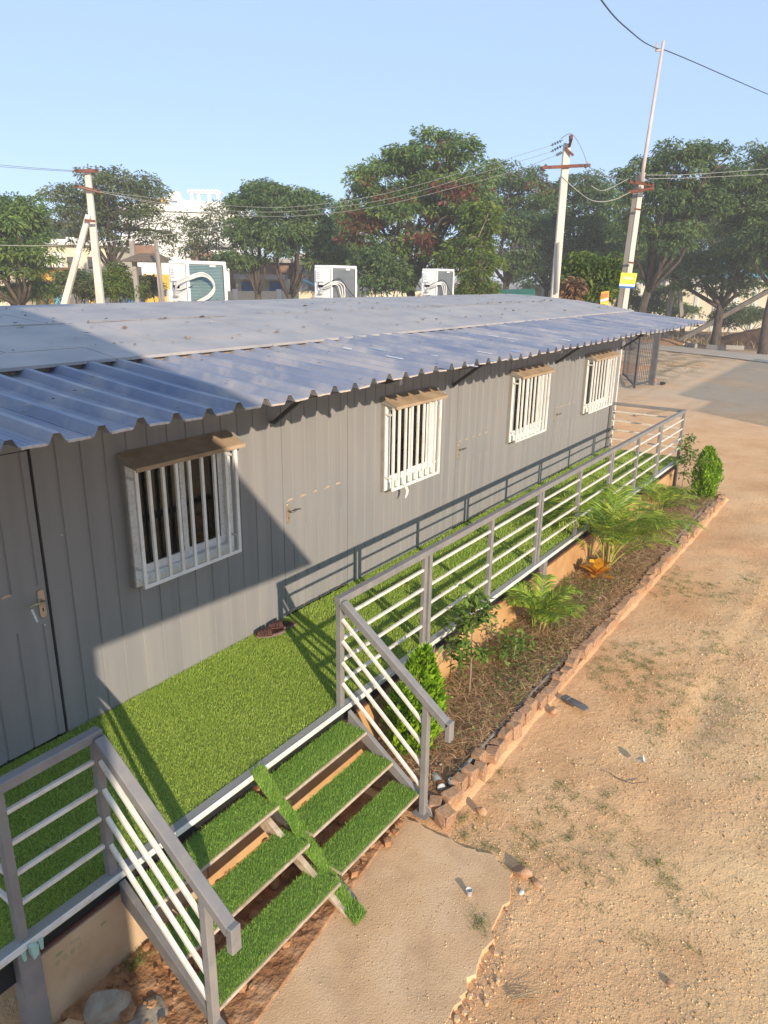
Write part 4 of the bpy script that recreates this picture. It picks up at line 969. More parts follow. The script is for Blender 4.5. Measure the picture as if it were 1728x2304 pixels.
MB().lathe((0,0,-.10), [(.0337,.012), (.0337,.058)], 16).build('label_wrap', M['botlab'], BT, smooth=True, local=True)
MB().lathe((0,0,-.10), [(.0155,.188), (.0155,.205), (0,.206)], 12).build('cap', plain('red cap', (.45,.05,.04), .4), BT, local=True)
def cup(c, rot, label, s=1.0):
    o = MB().lathe((0,0,0), [(0,.001), (.022*s,.0), (.026*s,.006*s), (.034*s,.07*s), (.037*s,.071*s), (.036*s,.073*s), (.0325*s,.069*s), (.0245*s,.007*s), (0,.004*s)], 18).build('plastic_cup', M['cup'], smooth=True)
    o.location = c; o.rotation_euler = rot; tag(o, label, 'cup', 'thrown away plastic cups'); return o
cup((1.293,-2.796,.016), (0, 0, 0), 'small white cup standing on the concrete apron', .62)
cup((3.32,-3.27,.03), (rad(62), rad(20), 0), 'white cup lying tipped over on the bare earth', .75)
SO = thing('shoe_sole', 'worn grey shoe sole lying on the earth outside the border', 'shoe sole', (3.815,-2.54,.03)); SO.rotation_euler = (rad(8), rad(-6), math.atan2(-.295,-.128))
mb = MB(); n = 18
for i in range(n+1):
    t = i/n; xx = (t-.5)*.31; w_ = .047*(1-.30*math.sin(math.pi*t)**2+.12*t)*math.sin(math.pi*min(max(t, .03), .97))**.3; b = .014*math.sin(t*3.1)
    mb.v += [(xx,-w_,b), (xx,w_,b), (xx,w_,b+.014), (xx,-w_,b+.014)]
for i in range(n):
    for k in range(4): a = i*4+k; b = i*4+(k+1) % 4; mb.f.append((a, b, b+4, a+4))
mb.f += [(3,2,1,0), tuple(n*4+k for k in range(4))]; mb.build('tread', M['sole'], SO, bevel=.003, local=True)
MB().box((-.145,-.035,.012), (-.06,.035,.034)).build('heel', M['sole'], SO, bevel=.008, local=True)
rock('stone', (1.66,-3.00,.03), (.055,.07,.045), M['brick'], 12, 'rounded ribbed stone at the corner of the concrete apron', 'stone', sub=3)
rock('stone', (1.52,-3.06,.012), (.03,.018,.014), M['cup'], 13, 'small bright white chip beside the apron corner', 'stone')
rock('stone', (1.64,-3.12,.015), (.03,.04,.022), M['brick'], 14, 'pale angular stone just outside the apron corner', 'stone')
rock('stone', (2.02,-2.50,.03), (.03,.05,.05), M['brick'], 15, 'upright grey chip leaning outside the first border blocks', 'stone')
rock('stone', (1.42,-4.02,.006), (.028,.022,.012), M['brick'], 16, 'flat pale stone on the gravel near the bottom right', 'stone')
rock('stone', (3.62,-2.42,.02), (.06,.04,.03), M['brick'], 18, 'orange stone lying next to the worn sole', 'stone')
# broom-like bunch of straw
V, F, T = ribbons(np.repeat(np.array([[.80,-3.33,.02]]), 26, 0)+rng.normal(0, .006, (26, 3)), (lambda d: d/np.linalg.norm(d, axis=1)[:, None])(np.array([.62,-.62,.10])+rng.normal(0, .13, (26, 3))), rng.uniform(.14, .27, 26), .0016, .12)
tag(np_mesh('straw_bunch', V, F, M['straw'], tint=T), 'small bunch of dry straw stalks lying on the earth by the apron', 'straw')
tag(MB().tube([(3.05,-3.12,.012), (3.0,-3.22,.016), (3.02,-3.32,.012), (3.1,-3.40,.012)], .003, 5).build('twig', M['bark']), 'thin curved twig on the earth beside the tipped cup', 'twig')
tag(MB().tube([(19.5,1.6,.04), (19.9,1.4,.07), (20.4,1.35,.06), (20.9,1.0,.05)], [.03,.028,.022,.012], 6).tube([(19.9,1.4,.07), (20.1,1.05,.06)], [.02,.01], 5).build('fallen_branch', M['barkl'], smooth=True), 'pale fallen branch lying in the far yard', 'branch')

# gravel, grass and straw strewn over the yard
def scatter(n, x0, x1, y0, y1, fn):
    x = rng.uniform(x0, x1, n); y = rng.uniform(y0, y1, n); k = rng.random(n) < fn(x, y); x, y = x[k], y[k]
    return np.stack([x, y, ground_z(x, y)], 1)
def pebbles(P, rlo, rhi):
    n = len(P); r = rng.uniform(0, 1, n)**2.5*(rhi-rlo)+rlo; oc = np.array([[1,0,0],[0,1,0],[-1,0,0],[0,-1,0],[0,0,1],[0,0,-.4]], float)
    V = P[:, None, :]+oc[None]*(r[:, None, None])*rng.uniform(.55, 1.25, (n, 6, 1))*np.array([1,1,.75]); a = rng.random(n)*6.28
    d = V-P[:, None, :]; c, s = np.cos(a)[:, None], np.sin(a)[:, None]; V = P[:, None, :]+np.stack([d[..., 0]*c-d[..., 1]*s, d[..., 0]*s+d[..., 1]*c, d[..., 2]], -1)
    V[..., 2] += (r*.2)[:, None]
    f = np.array([[0,1,4],[1,2,4],[2,3,4],[3,0,4],[1,0,5],[2,1,5],[3,2,5],[0,3,5]]); F = (np.arange(n)*6)[:, None, None]+f[None]
    return V.reshape(-1, 3), F.reshape(-1, 3), np.repeat(rng.random(n), 6)
gf = lambda x, y: np.clip((-y-2.35)/1.6, .05, 1)*(.15+1.1*vnoise(x*.8, y*.8, 51)**1.3)*(~in_poly(x, y, SLAB))
P = scatter(90000, -.5, 5.0, -5.6, -2.4, gf); P2 = scatter(30000, 5.0, 14, -5.5, -2.4, gf); P3 = scatter(3000, -.3, 6, -5.5, -2.4, gf)
V, F, T = cat_meshes([pebbles(P, .0025, .0095), pebbles(P2, .004, .013), pebbles(P3, .006, .016)])
P = np.stack([rng.uniform(-.3, 1.6, 5200), rng.uniform(-3.1, -2.15, 5200), np.full(5200, .0165)], 1); P = P[in_poly(P[:, 0], P[:, 1], SLAB) & (rng.random(5200) < .15+vnoise(P[:, 0]*4, P[:, 1]*4, 77)**2)]
V, F, T = cat_meshes([(V, F, T), pebbles(P, .0014, .0055)])
tag(np_mesh('gravel', V, F, M['peb'], tint=T), 'loose pale gravel strewn over the bare yard', 'gravel', kind='stuff')
P = scatter(1700, 1.6, 9.5, -4.2, -2.36, lambda x, y: np.clip(1.2-((-y-2.4)/1.7), 0.03, 1)*np.clip((vnoise(x*1.5, y*1.5, 53)-.45)*4, 0, 1)*.8*(~in_poly(x, y, SLAB)))
rep = np.repeat(P, 22, 0)+np.concatenate([rng.normal(0, .026, (len(P)*22, 2)), np.zeros((len(P)*22, 1))], 1)
Pm = np.array([[1.9,-2.42,0],[1.75,-2.5,0],[2.2,-3.78,0],[2.3,-3.72,0],[2.15,-3.85,0],[1.66,-2.62,0],[1.7,-2.72,0],[1.12,-2.96,0.02],[1.16,-2.93,.02]]+[[-.30+.03*i,-1.47-.02*(i % 2),.04] for i in range(4)])
rep = np.concatenate([rep, np.repeat(Pm, 60, 0)+np.concatenate([rng.normal(0, .03, (len(Pm)*60, 2)), np.zeros((len(Pm)*60, 1))], 1)])
V, F, T = ribbons(rep, rdirs(len(rep), .25, 1.0), rng.uniform(.02, .055, len(rep)), .0016, .3, 2)
tag(np_mesh('grass_tufts', V, F, M['weed'], tint=T), 'sparse tufts of short grass growing in the bare yard', 'grass', kind='stuff')
P = scatter(2600, -.3, 9, -5, -2.35, lambda x, y: .6*(~in_poly(x, y, SLAB))*np.ones_like(x)); d = rdirs(len(P), -.03, .12); P[:, 2] += .006
V, F, T = ribbons(P, d, rng.uniform(.02, .09, len(P)), .0013, .05, 2)
tag(np_mesh('straw_litter', V, F, M['straw'], tint=T), 'loose straw and dry grass bits littering the yard', 'straw', kind='stuff')

# ================================================================== air conditioners on the roof
def ac_unit(x, label, teal, seed):
    r_ = random.Random(seed); y = 3.30; z0 = 3.452; z1 = 3.958; W_ = .70; Dp = .34
    A = thing('air_conditioner', label, 'air conditioner', (x+W_/2, y+Dp/2, z0), 'outdoor air conditioner units on the roof')
    MB().box((x+.02,y+.02,z0), (x+W_-.02,y+Dp-.02,z1-.02)).build('body', M['fin2'], A)
    MB().box((x,y,z1-.045), (x+W_,y+Dp,z1)).build('top_cover', M['acw'], A, bevel=.012, seg=2)
    MB().box((x,y,z0), (x+.012,y+Dp,z1-.045)).box((x,y-.001,z0), (x+.05,y+.015,z1-.0455)).build('side_panel', M['acw'], A, bevel=.003)
    MB().box((x+W_-.055,y-.001,z0), (x+W_,y+Dp,z1-.0455)).build('corner_panel', M['acw'], A, bevel=.003)
    mb = MB(); z = z0+.012
    while z < z1-.055: mb.hexa([(x+.05,y+.004,z), (x+W_-.055,y+.004,z), (x+W_-.055,y+.019,z+.003), (x+.05,y+.019,z+.003), (x+.05,y+.008,z+.013), (x+W_-.055,y+.008,z+.013), (x+W_-.055,y+.019,z+.013), (x+.05,y+.019,z+.013)]); z += .0185
    tag(mb.build('coil_fins', M['fin1'] if teal else M['fin2'], A), kind='stuff')
    MB().box((x+.40,y-.004,z1-.072), (x+.50,y+.003,z1-.05)).build('clip', M['acw'], A)
    MB().box((x+W_-.064,y-.0005,z0+.01), (x+W_-.0555,y+.003,z1-.05)).build('gap_strip', M['dark'], A)
    MB().box((x-.022,y+.13,z1-.26), (x-.001,y+.30,z1-.07)).build('valve_cover', M['acw'], A, bevel=.008, seg=2)
    MB().box((x-.003,y+.15,z1-.345), (x-.0005,y+.27,z1-.305)).build('rating_plate', M['dark'], A)
    for k in range(4): MB().box((x-.0245,y+.22+.0*k,z1-.12-.03*k), (x-.0225,y+.22+.05,z1-.114-.03*k)).build('louvre_mark', M['fin2'], A)
    for k in range(3): MB().tube([(x-.001,y+.24-.03*k,z0+.06), (x-.035,y+.24-.03*k,z0+.06)], .011, 8).build('valve', M['brass'], A)
    for fx in (x+.10, x+W_-.14): MB().box((fx,y+.02,roofz(y)-.03), (fx+.05,y+Dp-.02,z0-.001)).build('foot', M['gate'], A)
    def hose(pts, r, m):                       # smooth curve through the points
        P = np.array(pts); t = np.linspace(0, len(P)-1, 12*(len(P)-1)); out_ = []
        for q in t:
            i = min(int(q), len(P)-2); f = q-i; p0, p1, p2, p3 = P[max(i-1,0)], P[i], P[i+1], P[min(i+2,len(P)-1)]
            out_.append(.5*((2*p1)+(-p0+p2)*f+(2*p0-5*p1+4*p2-p3)*f*f+(-p0+3*p1-3*p2+p3)*f**3))
        MB().tube([tuple(p) for p in out_], r, 8).build('hose', m, A, smooth=True)
    if teal:
        for (dd, dz) in ((0, 0), (.03, .022), (.05, -.016)):
            hose([(x-.03,y+.22,z0+.07), (x-.07,y+.10,z0+.22+dz), (x+.02,y-.07,z0+.30+dz), (x+.17,y-.09-dd*.4,z0+.335+dz), (x+.31,y-.09-dd*.4,z0+.28+dz), (x+.37,y-.09-dd*.3,z0+.17+dz), (x+.27,y-.08-dd*.3,z0+.06+dz), (x+.08,y-.08,z0-.004+dz*.3)], .0105, M['hose'])
    else:
        for (dd, dz, a) in ((0, 0, .06), (.03, .02, .12), (.02, -.02, .0)):
            hose([(x-.03,y+.22,z0+.07), (x-.06,y+.10,z0+.17), (x+.03,y-.06,z0+.235+dz), (x+.10+a,y-.08,z0+.19+dz), (x+.14+a,y-.08,z0+.08), (x+.19+a*.6,y-.07,z0-.01)], .010, M['hose'])
        hose([(x-.02,y+.12,z0+.2), (x+.04,y-.05,z0+.285), (x+.18,y-.07,z0+.28), (x+.38,y-.07,z0+.12), (x+.60,y-.05,z0-.01)], .006, M['hosebl'])
    hose([(x-.02,y+.24,z1-.26), (x-.04,y+.22,z0+.17), (x-.05,y+.12,z0+.13), (x+.05,y-.06,z0+.20)], .005, M['hosebl'])
ac_unit(4.57, 'largest-looking white air conditioner with teal coil, at the left end of the roof', True, 1)
ac_unit(7.53, 'middle white air conditioner of the three on the roof', False, 2)
ac_unit(10.83, 'farthest white air conditioner on the roof, to the right', False, 3)

# ================================================================== poles and wires
def tpole(name, label, base, top, w0, w1, m=None, parts=()):
    T_ = thing(name, label, 'pole', tuple(base)); MB().bar(tuple(base), tuple(top), w0, w0*.75, w1, w1*.75, up=(FWD[0], FWD[1], 0)).build('shaft', m or M['pole'], T_, bevel=.012); return T_
def pole_line(px0, py0, px1, py1, d):
    """ground point and top of a pole whose axis passes through two photo points at distance d"""
    a = at(px0, py0, d); b = at(px1, py1, d); t = (a[2]-0)/(b[2]-a[2]); g = a-(b-a)*t; g[2] = -.05; return g, b
side = np.array([math.sin(YAW), -math.cos(YAW), 0])
fwd2 = np.array([math.cos(YAW), math.sin(YAW), 0])
g, b = pole_line(1248, 660, 1276, 322, 20)
P1 = tpole('utility_pole', 'tall pale concrete power pole with rusty cross-arms behind the roof', g, b, .215, .165)
c = at(1272, 374, 19.9); MB().bar(c-side*.56+np.array([0,0,-.04]), c+side*.60+np.array([0,0,.03]), .06, .07).build('crossarm', M['rust'], P1)
c = at(1277, 330, 19.95); MB().bar(c-side*.05-fwd2*.6+np.array([0,0,.12]), c+side*.14+fwd2*.6+np.array([0,0,-.06]), .05, .09).build('crossarm', M['rust'], P1)
MB().bar(at(1272,333,19.9), at(1290,350,19.9), .05, .05).build('brace', M['rust'], P1)
MB().bar(at(1253,660,19.85), at(1257,545,19.85), .06, .03).build('conduit', M['bldg'], P1)
def insulator(a, b, T_, r=.035, n=4):
    a = np.array(a); b = np.array(b); MB().tube([a, b], .010, 6).build('insulator_pin', M['porc'], T_)
    for k in range(n): q = a+(b-a)*(k+1)/(n+1); d = (b-a)/np.linalg.norm(b-a); MB().tube([q-d*.012, q+d*.012], r, 8).build('insulator', M['porc'], T_)
for (p0, p1) in (((1266,315), (1238,328)), ((1266,327), (1238,342)), ((1266,342), (1250,350))): insulator(at(*p0, 19.9), at(*p1, 19.9), P1)
insulator(at(1283,320,19.8), at(1283,303,19.8), P1)
for px_ in (1228, 1318): insulator(at(px_,380,19.85), at(px_,368,19.85), P1, .04, 2)
g, b = pole_line(1405, 690, 1446, 388, 20.5)
P2 = tpole('utility_pole', 'grey concrete pole carrying a tall thin pipe, with yellow board', g, b, .15, .12)
off = side*.10-fwd2*.10
MB().bar(g-side*.125+fwd2*.03, b-side*.10+fwd2*.03+np.array([0,0,-.05]), .085, .12, .07, .1).build('shaft_shaded_face', M['poleg'], P2)  # shaded face of the pole, its shade put into a darker grey bar
MB().tube([at(1443,410,20.3), at(1452,350,20.3), at(1493,92,20.3)], [.05,.045,.035], 8).build('pipe', M['pipe'], P2, smooth=True)
MB().bar(at(1490,112,20.3), at(1476,114,20.3), .035, .045).bar(at(1476,116,20.3), at(1477,97,20.3), .04, .04).build('hook', M['pipe'], P2)
for (y_, dy) in ((408, 9), (432, -8)): MB().bar(at(1415,y_,20.2), at(1472,y_+dy,20.2), .05, .07).build('crossarm', M['rust'], P2)
for px_ in (1418, 1430, 1459, 1468): insulator(at(px_,408+(px_-1415)*.15,20.15), at(px_+1,392+(px_-1415)*.15,20.15), P2, .035, 2)
for y_ in (470, 590): MB().bar(at(1427-(y_-470)*.12,y_,20.3), at(1442-(y_-470)*.12,y_+2,20.3), .04, .04).build('band', M['rust'], P2)
g, b = pole_line(226, 680, 197, 386, 26)
P3 = tpole('utility_pole', 'pale concrete pole at left with a slanting prop and two rusty cross-arms', g, b, .27, .17)
g2, _ = pole_line(150, 680, 197, 505, 26); MB().bar(tuple(g2-fwd2*.2), tuple(at(199,484,25.8)), .22, .18, .15, .13, up=(FWD[0], FWD[1], 0)).build('prop', M['pole'], P3, bevel=.012)
MB().bar(at(190,495,25.6), at(215,498,25.6), .05, .07).build('clamp', M['rust'], P3)
for (xa, ya, xb, yb) in ((168,385,222,384), (167,418,228,432)): MB().bar(at(xa,ya,25.8), at(xb,yb,25.8), .06, .09).build('crossarm', M['rust'], P3)
for (px_, py_) in ((172,384), (217,384), (172,419), (222,430)): insulator(at(px_,py_,25.7), at(px_,py_-10,25.7), P3, .045, 2)
MB().tube([at(198,386,25.9), at(197,368,25.9)], .02, 6).build('pin', M['porc'], P3)
# twin leaning poles and the long strut beyond the road
g, b = np.array([48.5,8.3,-.05]), at(1527, 540, 52); T_ = tpole('leaning_pole', 'dark weathered pole leaning right, first of the crossed pair under the trees', g, b, .28, .22, M['poleg'])
g, b = np.array([54.0,8.5,-.05]), at(1521, 542, 54); T_ = tpole('leaning_pole', 'dark weathered pole leaning left, second of the crossed pair under the trees', g, b, .28, .22, M['poleg'])
a = np.array([50.6,7.9,.0]); b = at(1728, 655, 52); b = a+(b-a)*1.35
T_ = tpole('strut_pole', 'long grey pole slanting up to the right from the roadside', a, b, .30, .26, M['poleg'])
def wire(pts, r, m, label, cat='cable', group='overhead wires'):
    P = np.array(pts); t = np.linspace(0, len(P)-1, 10*(len(P)-1)+1); o = []
    for q in t:
        i = min(int(q), len(P)-2); f = q-i; p0, p1, p2, p3 = P[max(i-1,0)], P[i], P[i+1], P[min(i+2,len(P)-1)]
        o.append(.5*((2*p1)+(-p0+p2)*f+(2*p0-5*p1+4*p2-p3)*f*f+(-p0+3*p1-3*p2+p3)*f**3))
    return tag(MB().tube([tuple(p) for p in o], r, 6).build('overhead_wire', m, smooth=True), label, cat, group)
W = lambda L: [at(*q) for q in L]
wire(W([(1330,-40,10), (1353,0,11.5), (1384,39,13.5), (1411,64,15.3), (1448,94,18), (1478,109,20.2), (1497,113,20.4), (1560,139,22), (1640,174,24.5), (1728,212,28), (1800,240,31)]), .011, M['wireb'], 'thick dark cable hung over the hook at the top of the thin pipe')
wire(W([(1238,328,19.9), (1072,378,20.6), (864,436,21.6), (700,462,22.6), (576,466,23.5), (400,452,24.8), (225,430,25.7)]), .0055, M['wirel'], 'topmost of the three wires running left from the rusty-armed power pole')
wire(W([(1238,342,19.9), (1080,390,20.6), (880,446,21.6), (720,470,22.6), (576,477,23.5), (400,462,24.8), (222,432,25.7)]), .0055, M['wirel'], 'middle of the three wires running left from the rusty-armed power pole')
wire(W([(1250,350,19.9), (1152,386,20.4), (1000,428,21.2), (860,462,22), (720,482,22.8), (576,486,23.6), (400,468,24.8), (172,420,25.8)]), .0055, M['wirel'], 'lowest of the three wires running left from the rusty-armed power pole')
wire(W([(1262,312,19.9), (1283,301,19.8), (1300,318,19.8), (1315,350,19.8), (1321,366,19.8), (1345,390,20), (1416,408,20.2)]), .007, M['wire'], 'thin jumper wire looping over the right side of the power pole')
wire(W([(1262,395,19.9), (1300,430,20), (1336,452,20), (1380,450,20.1), (1425,428,20.2)]), .009, M['wirel'], 'slack pale wire sagging between the two right-hand poles')
wire(W([(1330,418,19.95), (1360,428,20.05), (1425,396,20.2)]), .007, M['wirel'], 'short pale service wire just above the slack one')
wire(W([(1455,394,20.3), (1560,392,24), (1728,380,32), (1800,375,36)]), .008, M['wirel'], 'upper wire running right from the pipe pole in front of trees')
wire(W([(1460,402,20.3), (1560,400,24), (1728,392,32), (1800,388,36)]), .008, M['wirel'], 'lower wire running right from the pipe pole in front of trees')
wire(W([(-60,366,29), (0,371,28), (80,378,27), (172,384,25.8)]), .007, M['wire'], 'upper wire reaching the left pole from the left edge')
wire(W([(-60,372,29), (0,375,28), (80,381,27), (200,388,25.8)]), .007, M['wire'], 'lower wire reaching the left pole from the left edge')
wire(W([(-40,550,32), (60,553,32), (160,550,32), (260,542,32.5), (330,533,33), (420,522,34), (520,506,36)]), .010, M['wirel'], 'pale telephone cable crossing low in front of the left trees')

# boards on and beside the pipe pole
BD = thing('sign_board', 'yellow and blue board tied to the pipe pole', 'sign', tuple(at(1414,632,20.0)))
def board(T_, quad, m, d, th=.02):
    P = [at(x, y, d) for x, y in quad]; return MB().prism([tuple(p) for p in P], tuple(fwd2*th)).build('panel', m, T_)
board(BD, [(1398,613), (1434,615), (1429,640), (1394,638)], M['signy'], 20.0); board(BD, [(1394,638.2), (1429,640.2), (1428,645), (1393,643)], M['signw'], 20.0); board(BD, [(1393,643.2), (1428,645.2), (1427,649), (1392,647)], M['signb'], 20.0)
board(BD, [(1403,622), (1425,624), (1424,630), (1402,628)], plain('faded pale print', (.80,.78,.45), .6), 19.985, .012)
BD2 = thing('sign_board', 'orange and yellow leaning board at the far end of the roof', 'sign', tuple(at(1362,670,22)))
board(BD2, [(1353,657), (1371,654), (1369,686), (1350,684)], M['signo'], 22.0); board(BD2, [(1355,661), (1367,659), (1366,668), (1354,670)], M['signr'], 21.985, .012)
board(BD2, [(1351,675), (1369,670), (1369,675), (1351,680)], M['signw'], 21.984, .012); board(BD2, [(1351,682), (1369,678), (1369,686), (1350.5,684)], M['signy'], 21.983, .012)
MB().bar((at(1361,686,22.05)[0], at(1361,686,22.05)[1], 0), tuple(at(1361,684,22.05)), .05, .05).build('leg', M['poleg'], BD2)

# steel gate standing open behind the far end of the cabin
GT = thing('gate', 'open grey steel gate with vertical bars beyond the far end of the cabin', 'gate', (26, 3.9, 0))
def leaf(a, b, h, solid, bars):
    a = np.array(a); b = np.array(b); L1 = lambda t, z: tuple(a+(b-a)*t+np.array([0,0,z]))
    for t in (0, 1): MB().bar(L1(t,.05), L1(t,h), .06, .06).build('stile', M['gate'], GT)
    for z in (.15, solid+.02, h-.55, h-.05): MB().bar(L1(0,z), L1(1,z), .045, .05).build('rail', M['gate'], GT)
    if solid > .3: MB().prism([L1(.02,.18), L1(.98,.18), L1(.98,solid), L1(.02,solid)], (.012,.0,0)).build('sheet', M['gate'], GT)
    for k in range(bars): t = (k+1)/(bars+1); MB().bar(L1(t,solid+.02 if solid > .3 else .15), L1(t,h-.05), .018, .018).build('bar', M['gate'], GT)
leaf((25.15,3.33,0), (28.4,4.75,0), 2.15, .15, 13)
leaf((25.15,3.30,0), (26.6,3.18,0), 2.15, .15, 7)
MB().box((26.6,3.02,0), (26.75,3.17,2.25)).build('pillar', M['gate'], GT)

# ================================================================== background buildings
def far_box(T_, name, m, quad, d, depth, base=True):
    """front rectangle between two photo columns at distance d, rising from the ground to a photo height"""
    (xa, xb, yt, yb) = quad; A = at(xa, yt, d); B_ = at(xb, yt, d); C_ = at(xa, yb, d) if yb is not None else np.array([A[0], A[1], -.1]); z0 = C_[2]; z1 = max(A[2], B_[2])
    dr = (fwd2 if depth > 0 else -fwd2)*abs(depth)
    return MB().hexa([(A[0],A[1],z0), (B_[0],B_[1],z0), (B_[0]+dr[0],B_[1]+dr[1],z0), (A[0]+dr[0],A[1]+dr[1],z0), (A[0],A[1],z1), (B_[0],B_[1],z1), (B_[0]+dr[0],B_[1]+dr[1],z1), (A[0]+dr[0],A[1]+dr[1],z1)]).build(name, m, T_)
def base_at(px_, d): p = at(px_, 620, d); return (p[0], p[1], 0)
AP = thing('apartment_block', 'white three-storey block with rooftop tank and pergola behind the left trees', 'building', base_at(400, 78))
far_box(AP, 'wall', M['bldw'], (268,540,470,None), 78, 12); far_box(AP, 'upper_storey', M['bldw'], (400,528,455,470.2), 78.6, 9); far_box(AP, 'parapet', M['bldw'], (262,545,464,471), 77.7, .3)
far_box(AP, 'balcony_slab', M['bldg'], (422,522,549,554), 77, 1.0); far_box(AP, 'balcony_recess', M['win'], (428,520,554.2,566), 77.9, .3); far_box(AP, 'balcony_wall', M['bldw'], (480,524,563,572), 77.3, .3)
far_box(AP, 'brick_band', M['bldb'], (428,540,568,600), 77.8, .3)
for (a, b_, c_, d_) in ((276,296,506,528), (337,366,503,528), (300,318,600,625), (440,462,600,625), (455,478,500,522), (500,520,500,522)):
    far_box(AP, 'window', M['win'], (a,b_,c_,d_), 77.9, .2); far_box(AP, 'sill', M['bldw'], (a-3,b_+3,d_,d_+3), 77.7, .35)
far_box(AP, 'tank', M['bldw'], (380,401,431,447), 80, 1.2); far_box(AP, 'tank_stand', M['bldw'], (378,384,446,472), 80, .3); far_box(AP, 'tank_stand', M['bldw'], (398,404,446,472), 80, .3); far_box(AP, 'tank_slab', M['bldw'], (374,408,446,451), 79.9, 1.5)
for a in (427, 443, 467, 487): far_box(AP, 'pergola_post', M['bldw'], (a,a+6,432,457), 80, .3)
far_box(AP, 'pergola_beam', M['bldw'], (421,495,429,434), 79.9, .3)
for k in range(7): far_box(AP, 'pergola_slat', M['bldw'], (425+k*10,428.5+k*10,426,430.5), 79.6, 3.0)
far_box(AP, 'stair_head', M['bldb'], (322,362,448,466), 80, 2); far_box(AP, 'orange_panel', M['signo'], (362,372,444,468), 79.8, .3)
CH = thing('house', 'cream house with white columns behind the yellow fascia at far left', 'building', base_at(100, 62))
far_box(CH, 'wall', M['bldc'], (78,240,548,None), 62, 6); far_box(CH, 'roof', M['bldw'], (72,246,541,548), 61.4, 7)
for a in (88, 98, 118, 130): far_box(CH, 'column', M['bldw'], (a,a+6,568,606), 61.2, .3)
for (a, b_) in ((106,113), (150,166), (196,212)): far_box(CH, 'window', M['win'], (a,b_,578,604), 61.9, .2)
far_box(CH, 'tank', M['bldw'], (148,170,534,543), 63, 1.2)
WH = thing('house', 'pale low house at the left edge behind the trees', 'building', base_at(-20, 60)); far_box(WH, 'wall', M['bldc'], (-80,26,615,None), 60, 6); far_box(WH, 'roof', M['bldg'], (-84,30,608,615), 59.6, 7)
YB = thing('yellow_shelter', 'yellow and orange shelter fascia on posts beside the left pole', 'shelter', base_at(110, 46))
far_box(YB, 'fascia', M['yel'], (70,158,607,632), 46, .4); far_box(YB, 'fascia_cap', M['rust'], (69,159,602,607), 45.9, .6)
for a in (84, 104, 140, 196): far_box(YB, 'post', M['yel'], (a,a+8,632,None), 46, .25)
far_box(YB, 'railing', M['cyan'], (92,140,655,None), 46.5, .05); far_box(YB, 'back_wall', M['bldg'], (74,150,633,None), 48.5, .2)
GZ_ = thing('timber_kiosk', 'brown hip-roofed timber stand on posts right of the left pole', 'kiosk', base_at(308, 36))
def hip(T_, m, px0, px1, pyb, pyt, d, dep):
    A = at(px0, pyb, d); B_ = at(px1, pyb, d); t = at((px0+px1)/2, pyt, d); z0, z1 = A[2], t[2]; w_ = (B_-A); dr = fwd2*dep
    a, b_, c_, e = A, B_, B_+dr, A+dr; r0, r1 = A+w_*.3+dr*.5, A+w_*.7+dr*.5
    mb = MB(); mb.v = [tuple((p[0], p[1], z0)) for p in (a, b_, c_, e)]+[tuple((p[0], p[1], z1)) for p in (r0, r1)]; mb.f = [(0,1,5,4), (1,2,5), (2,3,4,5), (3,0,4), (3,2,1,0)]; return mb.build('roof', m, T_)
hip(GZ_, M['thatch'], 264, 372, 588, 568, 36, 2.4)
for a in (296, 350): far_box(GZ_, 'post', M['poleg'], (a,a+9,586,None), 36.6, .22)
far_box(GZ_, 'upper_board', M['bldb'], (300,352,553,574), 37.2, .12); far_box(GZ_, 'upper_post', M['poleg'], (290,300,543,586), 37, .2)
TP = thing('leaning_pole', 'thin brown post leaning beside the timber stand', 'pole', base_at(365, 35)); g, b = pole_line(367, 680, 350, 540, 35); MB().bar(tuple(g), tuple(b), .16, .14, .12, .1).build('shaft', M['poleg'], TP)
YW = thing('shop', 'yellow shop wall with dark openings behind the first air conditioner', 'building', base_at(350, 50)); far_box(YW, 'wall', M['yel'], (322,388,618,None), 50, 4); far_box(YW, 'shutter', M['blue'], (268,320,650,None), 50.5, 2)
for a in (328, 345, 362, 378): far_box(YW, 'opening', M['win'], (a,a+11,652,666), 49.9, .2)
BH = thing('house', 'brown brick house with flat roof behind the twin-trunk trees', 'building', base_at(600, 56))
far_box(BH, 'wall', M['bldb'], (515,690,588,None), 56, 7); far_box(BH, 'roof', M['bldg'], (508,698,583,589), 55.5, 8); far_box(BH, 'lean_to', M['bldg'], (525,640,618,628), 53.5, 2.4); far_box(BH, 'veranda_wall', M['bldc'], (530,652,628,None), 54.5, .3)
for (a, b_) in ((543,570), (606,634)): far_box(BH, 'window', M['blue'], (a,b_,634,656), 54.3, .2)
far_box(BH, 'side_block', M['bldg'], (660,690,570,None), 54.8, 1.0)
SH = thing('shed', 'small shed with sloping blue sheet roof beside the middle air conditioner', 'shed', base_at(690, 47)); far_box(SH, 'wall', M['bldc'], (672,742,655,None), 47, 2.5)
MB().hexa([tuple(at(668,628,46.5)), tuple(at(722,650,46.5)), tuple(at(722,646,49.5)), tuple(at(668,624,49.5)), tuple(at(668,626,46.5)), tuple(at(722,648,46.5)), tuple(at(722,644,49.5)), tuple(at(668,622,49.5))]).build('roof', M['cyan'], SH)
